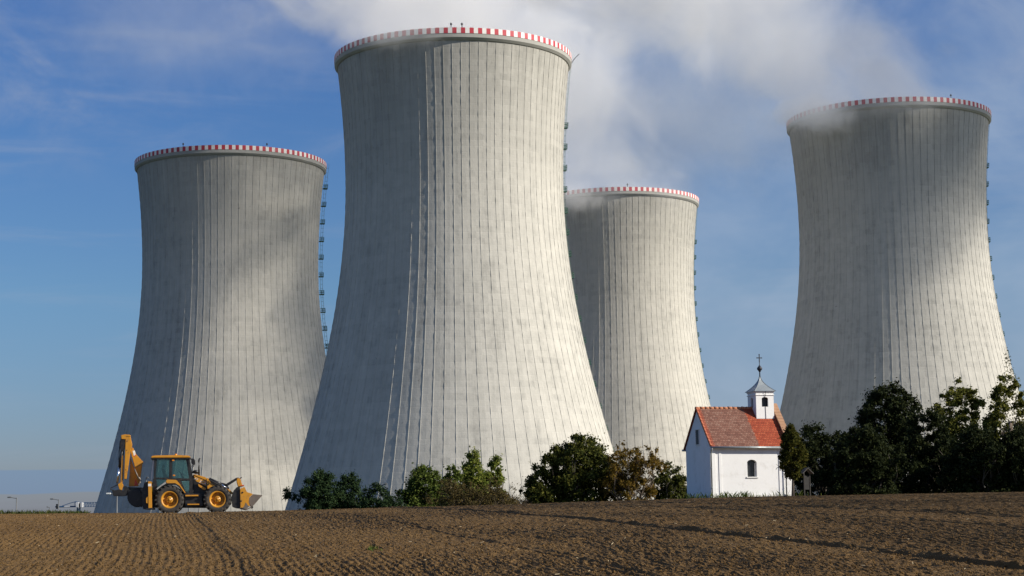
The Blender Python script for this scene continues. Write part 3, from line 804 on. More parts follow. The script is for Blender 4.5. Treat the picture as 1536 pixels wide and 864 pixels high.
m.build('cross', IRON, bel)

# ------------------------------------------------------------------ backhoe loader
YEL = plain('machine_yellow', (0.52, 0.235, 0.016), 0.45, var=0.10, scale=2.6, dirt=(0.24, 0.14, 0.06))
BLK = plain('machine_black', (0.014, 0.014, 0.015), 0.45, var=0.3, scale=4, dirt=(0.05, 0.042, 0.032))
GRY = plain('bucket_steel', (0.16, 0.135, 0.115), 0.55, 0.3, var=0.25, scale=5, dirt=(0.20, 0.14, 0.085))
CHR = plain('chrome_rod', (0.75, 0.76, 0.78), 0.15, 1.0)
RUB = plain('tyre_rubber', (0.03, 0.028, 0.026), 0.9, var=0.3, scale=4, dirt=(0.14, 0.10, 0.065))
STK = plain('sticker_white', (0.70, 0.69, 0.66), 0.5)
GTRIM = plain('grey_sticker', (0.30, 0.30, 0.29), 0.5, var=0.35, scale=9)
REDM = plain('reflector_red', (0.55, 0.06, 0.02), 0.4)
AMB = plain('amber_lens', (0.65, 0.22, 0.01), 0.25)
SEATM = plain('seat_fabric', (0.04, 0.045, 0.05), 0.9)
def glass_mat():
    m, t, b = new_mat('tinted_glass')
    b.inputs['Base Color'].default_value = (0.02, 0.035, 0.035, 1); b.inputs['Roughness'].default_value = 0.04
    b.inputs['IOR'].default_value = 1.45
    tr = t.node('ShaderNodeBsdfTransparent'); tr.inputs[0].default_value = (0.62, 0.74, 0.72, 1)
    mx = t.node('ShaderNodeMixShader'); mx.inputs[0].default_value = 0.12
    gl = t.node('ShaderNodeBsdfGlossy'); gl.inputs[0].default_value = (0.55, 0.78, 0.74, 1); gl.inputs[1].default_value = 0.06
    t.l.new(tr.outputs[0], mx.inputs[1]); t.l.new(gl.outputs[0], mx.inputs[2])
    t.l.new(mx.outputs[0], t.n['Material Output'].inputs['Surface'])
    return m
GLS = glass_mat()
BD = 91.0; BS = FPX / 90.0
b0 = at(255, 770, BD)
bz = max(zg1(b0.x, b0.y), zg1(b0.x + 2.3, b0.y + .4)) - 0.04
BH = R(9)
bk = empty('backhoe_loader', (b0.x, b0.y, bz), BH)
tag(bk, 'yellow backhoe loader standing on the field crest, digging arm folded up behind its cab', 'excavator')
def L(u, v):
    dx_, dz_ = u - 255, 770 - v
    return (dx_ / BS / 0.985, (dz_ - dx_ * 0.0155) / BS)
def c2(*ps): return [L(220 + x / 8.64, 675 + y / 8.64) for x, y in ps]
def c3(*ps): return [L(285 + x / 10.16, 690 + y / 10.16) for x, y in ps]
def c1(*ps): return [L(165 + x / 6.65, 645 + y / 6.65) for x, y in ps]
def V3(p, y): return (p[0], y, p[1])

def wheel(cx, cz, rad, y_out, side):
    """side -1: this flank, +1: the far one"""
    hw = 0.24; yc = y_out - side * hw
    o = lambda r, y: (r, yc + side * y)
    rim_r = rad * 0.56
    tyre = MB(); tyre.lathe_y([o(rim_r, -hw * .75), o(rim_r + .06, -hw), o(rad * .86, -hw * 1.02), o(rad * .955, -hw * .8), o(rad * .965, 0), o(rad * .955, hw * .8), o(rad * .86, hw * 1.02), o(rim_r + .06, hw), o(rim_r, hw * .75)], cx, cz, 48)
    n = 20
    for k in range(n):
        for half in (0, 1):
            a0 = (k + 0.5 * half) * math.tau / n
            ya, yb = (yc - hw * 1.06, yc + 0.01) if half == 0 else (yc + hw * 1.06, yc - 0.01)
            w2_ = 0.055; tw = 0.17
            P_ = []
            for (yy, da_) in ((ya, 0.0), (yb, tw)):
                for rr2 in (rad * (0.86 if yy == ya else .95), rad):
                    for sd in (-w2_, w2_): P_.append((cx + rr2 * math.cos(a0 + da_ + sd), yy, cz + rr2 * math.sin(a0 + da_ + sd)))
            vs = [tyre.bm.verts.new(p) for p in P_]
            fs = [tyre.bm.faces.new([vs[i] for i in f]) for f in ((0, 1, 3, 2), (4, 6, 7, 5), (0, 4, 5, 1), (1, 5, 7, 3), (3, 7, 6, 2), (2, 6, 4, 0))]
            bmesh.ops.recalc_face_normals(tyre.bm, faces=fs)
    wh = tyre.build('wheel', RUB, bk)
    r_ = MB(); r_.lathe_y([o(rim_r + .035, hw * .86), o(rim_r, hw * .93), o(rim_r - .05, hw * .80), o(rim_r - .07, hw * .30), o(rim_r * .80, hw * .05), o(rim_r * .45, hw * .05), o(rim_r * .43, hw * .5), o(rim_r * .36, hw * .62), o(rim_r * .15, hw * .66), o(rim_r * .13, hw * .8), o(0.001, hw * .8)], cx, cz, 40)
    for k in range(8):
        a = k * math.tau / 8; bx, bz_ = cx + rim_r * .29 * math.cos(a), cz + rim_r * .29 * math.sin(a)
        r_.tube([(bx, yc + side * hw * .6, bz_), (bx, yc + side * hw * .75, bz_)], 0.022, 6)
    for k in range(3):
        a = R(85) + k * math.tau / 3; bx, bz_ = cx + rim_r * .72 * math.cos(a), cz + rim_r * .72 * math.sin(a)
        r_.box(bx - .07, bx + .07, yc + side * hw * .02, yc + side * hw * .3, bz_ - .07, bz_ + .07, 0.02)
    r_.build('rim', YEL, wh)
rw = L(255.2, 753.7); fw = L(324.6, 752.5)
for sd in (-1, 1):
    wheel(rw[0], 0.70, 0.715, sd * 1.16, sd); wheel(fw[0], 0.69, 0.69, sd * 1.16, sd)
# chassis, axles and belly
m = MB()
m.poly(c2((60, 560), (560, 560), (1080, 610), (1080, 700), (840, 745), (480, 742), (60, 740)), -0.42, 0.42, 0.03)
m.tube([(rw[0], -0.9, 0.70), (rw[0], 0.9, 0.70)], 0.15, 12); m.tube([(fw[0], -0.9, 0.69), (fw[0], 0.9, 0.69)], 0.13, 12)
m.poly(c2((480, 560), (700, 560), (720, 720), (500, 735)), -0.95, -0.43, 0.03); m.poly(c2((480, 560), (700, 560), (720, 720), (500, 735)), 0.43, 0.95, 0.03)
m.build('chassis', BLK, bk)
for y0_, y1_ in ((-1.12, -0.80), (0.80, 1.12)):
    MB().poly(c2((500, 578), (662, 576), (662, 594), (500, 598)), y0_, y1_, 0.01).build('step', YEL, bk); MB().poly(c2((525, 692), (675, 690), (675, 706), (527, 708)), y0_, y1_, 0.01).build('step', YEL, bk)
# cab
m = MB()
for y0_, y1_ in ((-0.80, -0.73), (0.73, 0.80)):
    m.poly(c2((108, 96), (138, 96), (122, 365), (100, 365)), y0_, y1_, 0.01)      # rear post
    m.poly(c2((296, 96), (332, 96), (328, 372), (290, 372)), y0_, y1_, 0.01)      # middle post
    m.poly(c2((500, 96), (540, 96), (592, 380), (585, 575), (545, 575), (548, 385)), y0_, y1_, 0.01)
    m.poly(c2((100, 352), (548, 366), (548, 392), (300, 384), (100, 372)), y0_ - .003, y1_ + .003, 0.01)
    m.poly(c2((115, 96), (520, 96), (520, 122), (115, 122)), y0_ - .002, y1_ + .002, 0.01)
    m.poly(c2((92, 370), (132, 372), (150, 520), (110, 560), (92, 560)), y0_, y1_, 0.01)
    m.poly(c2((395, 384), (440, 392), (500, 545), (580, 560), (590, 600), (500, 590), (430, 480)), y0_, y1_, 0.01)
f_ = c2((92, 500))[0][1]
r0 = c2((92, 560), (590, 560))
m.box(r0[0][0], r0[1][0], -0.729, 0.729, 0.95, 1.13, 0.02)
for p0, p1 in (((108, 110), (104, 365)), ((520, 110), (588, 575))):
    pa, pb = c2(p0, p1)
m.box(c2((108, 0))[0][0], c2((125, 0))[0][0] , -0.729, 0.729, 1.0, 1.45, 0.01)
pa, pb = c2((560, 380), (575, 575)); m.box(pa[0], pb[0], -0.729, 0.729, 0.95, 1.42, 0.02)
cabf = m.build('cab', BLK, bk)
m = MB(); m.poly(c2((62, 92), (80, 76), (130, 71), (400, 64), (540, 70), (558, 80), (556, 96), (520, 100), (110, 104), (66, 106)), -0.90, 0.90, 0.035); m.build('roof', YEL, cabf)
m = MB(); m.poly(c2((62, 106), (556, 97), (545, 116), (66, 124)), -0.86, 0.86, 0.02)
m.build('roof_lining', BLK, cabf)
def pane(pts, y): 
    q = MB(); q.poly(c2(*pts), y - 0.006, y + 0.006); q.build('pane', GLS, cabf)
for y_ in (-0.765, 0.765):
    pane([(138, 122), (296, 122), (291, 356), (123, 356)], y_)
    pane([(332, 122), (500, 122), (547, 366), (328, 360)], y_)
    pane([(132, 374), (270, 378), (150, 505)], y_)
    pane([(442, 396), (546, 393), (545, 555), (505, 540)], y_)
pa, pb, pc_, pd = c2((115, 118), (108, 360), (528, 118), (586, 380))
q = MB(); q.face([(pa[0], -.72, pa[1]), (pa[0], .72, pa[1]), (pb[0], .72, pb[1]), (pb[0], -.72, pb[1])]); q.build('pane', GLS, cabf)
q = MB(); q.face([(pc_[0], -.72, pc_[1]), (pc_[0], .72, pc_[1]), (pd[0], .72, pd[1]), (pd[0], -.72, pd[1])]); q.build('pane', GLS, cabf)
m = MB(); m.poly(c2((190, 230), (215, 225), (262, 330), (300, 345), (300, 372), (225, 372)), -0.25, 0.25, 0.04); m.poly(c2((205, 180), (228, 178), (225, 225), (200, 228)), -0.13, 0.13, 0.03); m.build('seat', SEATM, cabf)
m = MB(); pa, pb, pc_ = c2((470, 372), (440, 290), (415, 268)); m.tube([(pa[0], 0, pa[1]), (pb[0], 0, pb[1])], 0.05, 8)
ce = Vector((pb[0], 0, pb[1])); ax1 = Vector((0, 1, 0)); ax2 = Vector((-.8, 0, .6))
m.tube([ce + 0.19 * (math.cos(a) * ax1 + math.sin(a) * ax2) for a in np.linspace(0, math.tau, 17)], 0.018, 6); m.build('steering_wheel', BLK, cabf)
for p in ((342, 133), (354, 327)):
    q = MB(); a, b_ = c2((p[0] - 14, p[1] + 9), (p[0] + 16, p[1] - 9)); q.box(a[0], b_[0], -0.84, -0.80, a[1], b_[1], 0.01); q.build('marker_light', AMB, cabf)
q = MB(); a = c2((372, 62))[0]; q.lathe_z([(0.07, a[1] - .02), (0.07, a[1] + .05), (0.001, a[1] + .08)], a[0], -0.3, 10); q.build('beacon', AMB, cabf)
for y_ in (-0.98, 0.98):
    q = MB(); pts = c2((545, 105), (600, 120), (596, 185), (575, 215)); q.tube([V3(p, y_ * (0.82 if i == 0 else 1)) for i, p in enumerate(pts)], 0.018, 6)
    a, b_ = c2((572, 178), (612, 108)); q.box(a[0], b_[0], y_ - 0.05, y_ + 0.06, a[1], b_[1], 0.03); q.build('mirror', BLK, bk)
for y_ in (-0.7, 0.7):
    q = MB(); a, b_ = c2((605, 290), (660, 262)); q.tube([(a[0] - .1, y_, (a[1] + b_[1]) / 2), (a[0], y_, (a[1] + b_[1]) / 2)], 0.05, 8)
    q.tube([(a[0], y_, (a[1] + b_[1]) / 2), (b_[0] - .02, y_, (a[1] + b_[1]) / 2)], 0.075, 12, 0.085); q.build('headlight', BLK, bk)
# rear mudguards
for sd in (-1, 1):
    ya, yb = (-1.17, -0.80) if sd < 0 else (0.80, 1.17)
    q = MB(); q.poly(c2((108, 510), (262, 400), (270, 384), (382, 388), (420, 430), (502, 552), (486, 560), (430, 490), (372, 438), (270, 440), (210, 470), (140, 525)), ya, yb, 0.02); g_ = q.build('mudguard', BLK, bk)
    q = MB(); q.poly(c2((256, 405), (268, 382), (384, 386), (424, 432), (504, 552), (492, 556), (425, 462), (372, 430), (268, 432)), ya - (.006 if sd < 0 else 0), yb + (.006 if sd > 0 else 0), 0.012); q.build('yellow_trim', YEL, g_)
    q = MB(); q.poly(c2((140, 495), (252, 408), (262, 432), (205, 465), (150, 512)), ya - (.008 if sd < 0 else -.1), yb + (.008 if sd > 0 else -.1), 0.006); q.build('grey_trim', GTRIM, g_)
# bonnet and loader arms
m = MB(); m.poly(c2((585, 318), (600, 310), (760, 365), (1010, 430), (1040, 470), (1040, 640), (600, 640)), -0.44, 0.44, 0.03); m.build('engine_body', BLK, bk)
m = MB(); m.poly(c3((30, 222), (60, 210), (225, 255), (240, 285), (215, 300), (60, 232)), -0.50, 0.50, 0.02); m.build('bonnet', YEL, bk)
for sd in (-1, 1):
    def yy(a, b_): return (-b_, -a) if sd < 0 else (a, b_)
    q = MB(); q.poly(c3((48, 236), (228, 312), (224, 386), (80, 318)), *yy(0.62, 0.66), 0.01); q.poly(c3((112, 358), (232, 425), (228, 452), (196, 448), (118, 396)), *yy(0.60, 0.70), 0.012)
    sp_ = q.build('side_panel', YEL, bk)
    q = MB(); q.poly(c3((235, 268), (266, 272), (300, 345), (380, 392), (500, 402), (530, 440), (560, 430), (640, 495), (610, 515), (550, 475), (480, 425), (330, 400), (250, 438)), *yy(0.66, 0.80), 0.02)
    arm = q.build('loader_arm', YEL, bk)
    q = MB(); q.tube([V3(p, sd * 0.83) for p in c3((262, 366), (262, 367))], 0.05, 8) if False else q.tube([(c3((262, 366))[0][0], sd * 0.66, c3((262, 366))[0][1]), (c3((262, 366))[0][0], sd * 0.83, c3((262, 366))[0][1])], 0.05, 10); q.build('pivot_pin', BLK, arm)
    q = MB(); q.tube([V3(p, sd * 0.72) for p in c3((275, 285), (400, 340), (450, 360))], 0.085, 10); q.tube([V3(p, sd * 0.86) for p in c3((285, 300), (380, 350), (480, 400), (540, 440))], 0.03, 6)
    cyl = q.build('loader_cylinder', BLK, bk)
    q = MB(); q.tube([V3(p, sd * 0.72) for p in c3((450, 360), (545, 430))], 0.042, 8); q.build('piston_rod', CHR, cyl)
    q = MB(); q.poly(c3((518, 362), (680, 262), (720, 258), (715, 285), (690, 292), (545, 388)), *yy(0.46, 0.56), 0.015); q.poly(c3((545, 380), (580, 420), (560, 440), (525, 400)), *yy(0.46, 0.56), 0.01); q.build('tilt_link', BLK, bk)
    q = MB(); q.poly(c3((686, 272), (735, 268), (772, 380), (735, 402), (705, 395), (684, 320)), *yy(0.40, 0.60), 0.02); q.build('tilt_lever', YEL, bk)
# front shovel
m = MB()
sh = c3((640, 460), (690, 405), (735, 400), (738, 730), (690, 728), (622, 705), (606, 560))
m.poly(sh, -1.08, 1.08, 0.02)
sho = m.build('loader_bucket', BLK, bk)
for y0_, y1_ in ((-1.17, -1.12), (1.12, 1.17)):
    q = MB(); q.poly(c3((735, 436), (800, 404), (838, 482), (928, 512), (872, 565), (862, 640), (884, 690), (822, 742), (742, 716)), y0_, y1_, 0.012); q.build('side_plate', YEL, sho)
m = MB()
m.poly(c3((738, 722), (830, 738), (905, 702), (912, 716), (830, 756), (735, 738)), -1.119, 1.119, 0.008)        # floor
m.poly(c3((872, 570), (930, 514), (1062, 528), (906, 706), (868, 650)), 1.04, 1.10, 0.006); m.poly(c3((872, 570), (930, 514), (1062, 528), (906, 706), (868, 650)), -1.10, -1.04, 0.006)
m.poly(c3((905, 690), (1062, 524), (1066, 534), (912, 712)), -1.039, 1.039, 0.004)
m.build('clam_lip', GRY, sho)
m = MB(); a = c3((915, 712))[0]; m.tube([(a[0], -1.06, a[1]), (a[0], 1.06, a[1])], 0.06, 10); m.build('cutting_edge', BLK, sho)
m = MB(); m.poly(c3((800, 700), (820, 640), (858, 690), (882, 692), (824, 744), (765, 722)), -1.178, -1.172, 0.0); m.build('bare_steel', GRY, sho)
for p in ((772, 490), (750, 620)):
    q = MB(); a = c3(p)[0]; q.tube([(a[0], -1.19, a[1]), (a[0], -1.165, a[1])], 0.045, 10); q.build('bolt', BLK, sho)
q = MB(); q.poly(c3((745, 380), (795, 372), (795, 386), (748, 395)), -1.0, 1.0, 0.01); q.build('spill_guard', REDM, sho)
q = MB(); q.poly(c3((735, 262), (762, 250), (764, 258), (740, 272)), -0.6, 0.6); q.build('hose_bracket', BLK, bk)
# exhaust
q = MB(); q.tube([V3(p, -0.36) for p in c2((668, 330), (666, 220), (665, 135), (668, 115), (682, 98))], 0.045, 10, 0.04); q.build('exhaust', BLK, bk)
# lettering on the side panel
def text(body, size, mat, parent, loc, rot, name, shear=0.2):
    cu = bpy.data.curves.new(name, 'FONT'); cu.body = body; cu.size = size; cu.extrude = 0.002; cu.shear = shear; cu.align_x = 'CENTER'; cu.align_y = 'CENTER'
    cu.materials.append(mat)
    tmp = bpy.data.objects.new(name, cu); me = bpy.data.meshes.new_from_object(tmp); bpy.data.objects.remove(tmp)
    o = link(name, me, parent); o.location = loc; o.rotation_euler = rot; return o
a = c3((180, 335))[0]; text('3CX', 0.20, STK, bk, (a[0], -0.664, a[1]), (R(90), R(22), 0), 'lettering')
a = c3((84, 280))[0]; text('JCB', 0.11, STK, bk, (a[0], -0.664, a[1]), (R(90), R(22), 0), 'lettering')
# rear frame, stabilisers, digging arm
m = MB(); m.poly(c1((355, 520), (395, 510), (400, 785), (345, 785), (330, 650)), -0.98, 0.98, 0.02); m.poly(c1((190, 565), (355, 570), (355, 600), (190, 598)), -0.16, 0.16, 0.02); m.poly(c1((310, 590), (350, 575), (360, 640), (320, 700), (330, 770), (300, 740)), -0.3, 0.3, 0.02)
m.build('rear_frame', BLK, bk)
for sd in (-1, 1):
    ya, yb = (-1.18, -0.99) if sd < 0 else (0.99, 1.18)
    q = MB(); q.poly(c1((392, 512), (426, 512), (434, 780), (398, 782)), ya, yb, 0.015); st_ = q.build('stabiliser', YEL, bk)
    q = MB(); q.poly(c1((372, 775), (445, 770), (447, 788), (370, 790)), ya - .03, yb + .03, 0.01); q.build('foot', BLK, st_)
    q = MB(); q.poly(c1((394, 535), (424, 535), (424, 560), (394, 560)), ya - .004, yb + .004); q.build('sticker', STK, st_)
    q = MB(); q.poly(c1((374, 680), (392, 655), (392, 730), (376, 725)), ya + .02, yb - .02, 0.01); q.build('latch', YEL, st_)
q = MB(); q.tube([V3(p, -0.9) for p in c1((375, 515), (372, 480), (384, 468), (392, 480))], 0.03, 6); q.build('hose', BLK, bk)
q = MB(); q.tube([V3(p, -0.72) for p in c1((424, 498), (428, 420), (442, 300))], 0.03, 6); q.build('handrail', STK, bk)
# boom (with its bend) and dipper, folded for travel
q = MB(); q.poly(c1((207, 262), (250, 380), (330, 338), (312, 470), (292, 556), (195, 560), (205, 400)), -0.13, 0.13, 0.02); xc = L(203, 700)[0]
for v_ in q.bm.verts: v_.co.y -= (v_.co.x - xc) * 0.75  # sheared so that the near face turns away from the sun
boom = q.build('boom', plain('shade_painted_yellow', (0.50, 0.22, 0.012), 0.45, var=0.15, dirt=(0.22, 0.12, 0.04)), bk)  # darker copy of the machine yellow, shade put into the colour
q = MB(); q.poly(c1((208, 200), (232, 168), (262, 235), (338, 318), (330, 338), (258, 384)), -0.17, 0.17, 0.025); q.build('boom_head', YEL, boom)
q = MB(); q.poly(c1((232, 205), (250, 200), (262, 240), (246, 258)), -0.176, 0.176); q.build('sticker', STK, boom)
q = MB(); q.poly(c1((246, 256), (262, 240), (266, 248), (252, 264)), -0.177, 0.177); q.build('sticker', REDM, boom)
q = MB(); q.poly(c1((262, 478), (290, 540), (254, 556)), -0.36, -0.30, 0.004); q.build('warning_triangle', REDM, boom)
q = MB(); q.tube([V3(p, -0.48) for p in c1((255, 385), (300, 490))], 0.035, 8); q.tube([V3(p, -0.48) for p in c1((300, 470), (312, 490), (310, 520), (294, 545))], 0.04, 6); q.build('boom_ram', GRY, boom)
q = MB(); q.poly(c1((165, 66), (210, 54), (230, 150), (212, 215), (178, 488), (154, 486)), -0.42, -0.18, 0.02)
dip = q.build('dipper_arm', YEL, bk)
q = MB(); q.poly(c1((122, 52), (160, 42), (210, 46), (216, 66), (170, 68), (165, 92), (124, 92)), -0.44, -0.16, 0.02); q.build('dipper_head', YEL, dip)
q = MB(); q.poly(c1((122, 66), (164, 66), (162, 160), (150, 210), (120, 210), (108, 150)), -0.40, -0.2, 0.02); q.build('knuckle', BLK, dip)
q = MB(); q.tube([V3(p, -0.30) for p in c1((140, 150), (124, 260), (112, 372))], 0.075, 10); cyl = q.build('bucket_ram', BLK, dip)
q = MB(); q.tube([V3(p, -0.30) for p in c1((106, 372), (90, 530))], 0.055, 8); q.build('piston_rod', CHR, cyl)
q = MB(); q.tube([V3(p, -0.20) for p in c1((112, 110), (104, 200), (102, 290), (106, 360))], 0.028, 6); q.tube([V3(p, -0.26) for p in c1((150, 80), (146, 200), (140, 300), (132, 420))], 0.03, 6); q.build('hose', BLK, dip)
q = MB(); q.poly(c1((128, 250), (146, 250), (150, 420), (142, 520), (118, 548), (122, 420)), -0.36, -0.24, 0.015); q.build('tipping_link', plain('old_yellow', (0.38, 0.17, 0.02), 0.55, dirt=(0.1, 0.07, 0.04)), dip)
for y_ in (60, 150, 345, 440): 
    q = MB(); a = c1((183 - y_ * .03, y_ + 50))[0]; q.tube([(a[0], -0.43, a[1]), (a[0], -0.415, a[1])], 0.022, 8); q.build('bolt', BLK, dip)
q = MB(); q.poly(c1((95, 540), (130, 515), (150, 545), (135, 600), (110, 590)), -0.40, -0.22, 0.02); q.build('bucket_bracket', YEL, bk)
q = MB(); q.poly(c1((40, 588), (70, 600), (100, 588), (150, 600), (190, 585), (186, 650), (150, 656), (56, 655)), -0.55, 0.0, 0.02)
q.poly(c1((150, 555), (185, 560), (210, 600), (190, 625), (150, 615)), -0.40, -0.1, 0.02)
db = q.build('digging_bucket', BLK, bk)
q = MB(); q.poly(c1((188, 600), (300, 590), (350, 640), (345, 740), (310, 765), (265, 765), (215, 735), (190, 690)), -0.52, 0.22, 0.05); q.build('bucket_shell', BLK, db)
q = MB(); q.tube([V3(p, -0.3) for p in c1((95, 540), (60, 560), (28, 575), (24, 585), (50, 600))], 0.025, 6); q.build('hose', BLK, bk)
q = MB(); q.poly(c1((316, 580), (340, 572), (356, 600), (330, 645), (318, 640)), -0.34, -0.30, 0.006); q.build('side_guard', GRY, bk)

# ------------------------------------------------------------------ vegetation
def leaf_mat(name, cols, transl=0.3):
    m, t, b = new_mat(name)
    g = t.node('ShaderNodeNewGeometry').outputs['Random Per Island']
    n = len(cols)
    c = t.ramp(g, [(k / max(1, n - 1), cc) for k, cc in enumerate(cols)])
    t.put(b.inputs['Base Color'], c); b.inputs['Roughness'].default_value = 0.75; b.inputs['Specular IOR Level'].default_value = 0.08
    tr = t.node('ShaderNodeBsdfTranslucent'); t.put(tr.inputs[0], c)
    mx = t.node('ShaderNodeMixShader'); mx.inputs[0].default_value = transl
    t.l.new(b.outputs[0], mx.inputs[1]); t.l.new(tr.outputs[0], mx.inputs[2])
    t.l.new(mx.outputs[0], t.n['Material Output'].inputs['Surface'])
    return m
BARK = plain('bark', (0.075, 0.062, 0.05), 0.95, var=0.35, scale=5)
TWIG = plain('twig_bark', (0.11, 0.085, 0.065), 0.95, var=0.35, scale=5)
LM = {
 'pine': leaf_mat('pine_needles', [(0.010, 0.022, 0.011), (0.020, 0.040, 0.015), (0.042, 0.066, 0.022)], 0.12),
 'green': leaf_mat('green_leaves', [(0.034, 0.054, 0.011), (0.072, 0.104, 0.020), (0.135, 0.160, 0.032)], 0.25),
 'light': leaf_mat('light_green_leaves', [(0.080, 0.110, 0.020), (0.150, 0.185, 0.034), (0.230, 0.235, 0.048)], 0.35),
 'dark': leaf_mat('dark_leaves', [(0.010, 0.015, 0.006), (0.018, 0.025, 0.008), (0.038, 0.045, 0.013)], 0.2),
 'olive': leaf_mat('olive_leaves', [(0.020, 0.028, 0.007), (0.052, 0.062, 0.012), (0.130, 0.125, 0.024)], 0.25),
 'sunlit': leaf_mat('sun_painted_olive_leaves', [(0.045, 0.052, 0.010), (0.110, 0.118, 0.022), (0.210, 0.195, 0.040)], 0.35),  # olive leaves lightened, sunlight put into the colour
 'autumn': leaf_mat('autumn_leaves', [(0.060, 0.050, 0.012), (0.140, 0.095, 0.018), (0.210, 0.135, 0.022), (0.095, 0.050, 0.016)], 0.35),
 'brown': leaf_mat('withered_leaves', [(0.075, 0.058, 0.026), (0.105, 0.080, 0.034), (0.060, 0.056, 0.020), (0.15, 0.10, 0.025)], 0.2),
 'gold': leaf_mat('yellow_green_leaves', [(0.026, 0.034, 0.008), (0.060, 0.064, 0.012), (0.120, 0.105, 0.018)], 0.35),
}
def branch(q, p, d, length, r, depth, rnd, tips, spread=0.5, up=0.15, seg=4):
    pts = [p]; dd = d.normalized()
    for i in range(3):
        dd = (dd + Vector((rnd.uniform(-1, 1), rnd.uniform(-1, 1), rnd.uniform(-.6, 1))) * 0.16 + Vector((0, 0, up * .3))).normalized()
        pts.append(pts[-1] + dd * length / 3)
    q.tube(pts, r, seg, r * 0.6)
    if depth == 0: tips.append(pts[-1]); tips.append(pts[2]); return
    for i in range(rnd.choice((2, 3, 3))):
        k = rnd.choice((2, 3, 3)); ang = Vector((rnd.uniform(-1, 1), rnd.uniform(-1, 1), rnd.uniform(-.5, .9))).normalized()
        branch(q, pts[k], dd * (1 - spread) + ang * spread + Vector((0, 0, up)), length * rnd.uniform(.55, .8), r * 0.55, depth - 1, rnd, tips, spread, up, 3)

def leaves(centers, sizes, n, leaf, lrng, flat=0.5):
    """n leaf-sized quads spread over clumps"""
    C = np.asarray(centers); Sz = np.asarray(sizes)
    pick = lrng.integers(0, len(C), n)
    v = lrng.normal(size=(n, 3)); v /= np.linalg.norm(v, axis=1)[:, None]
    rad = lrng.uniform(0.25, 1, n) ** 0.5
    P_ = C[pick] + v * np.abs(lrng.normal(0, 0.75, n))[:, None] * Sz[pick]
    nrm_ = v * 0.5 + lrng.normal(size=(n, 3)) * 0.6 + np.array([0, 0, flat]); nrm_ /= np.linalg.norm(nrm_, axis=1)[:, None]
    a = np.cross(nrm_, lrng.normal(size=(n, 3))); a /= np.linalg.norm(a, axis=1)[:, None]
    b_ = np.cross(nrm_, a); s_ = leaf * lrng.uniform(0.5, 1.6, n)[:, None]
    Q = np.stack([P_ + a * s_, P_ + b_ * s_ * .55, P_ - a * s_, P_ - b_ * s_ * .55], 1).reshape(-1, 3)
    return Q, np.arange(4 * n).reshape(n, 4)

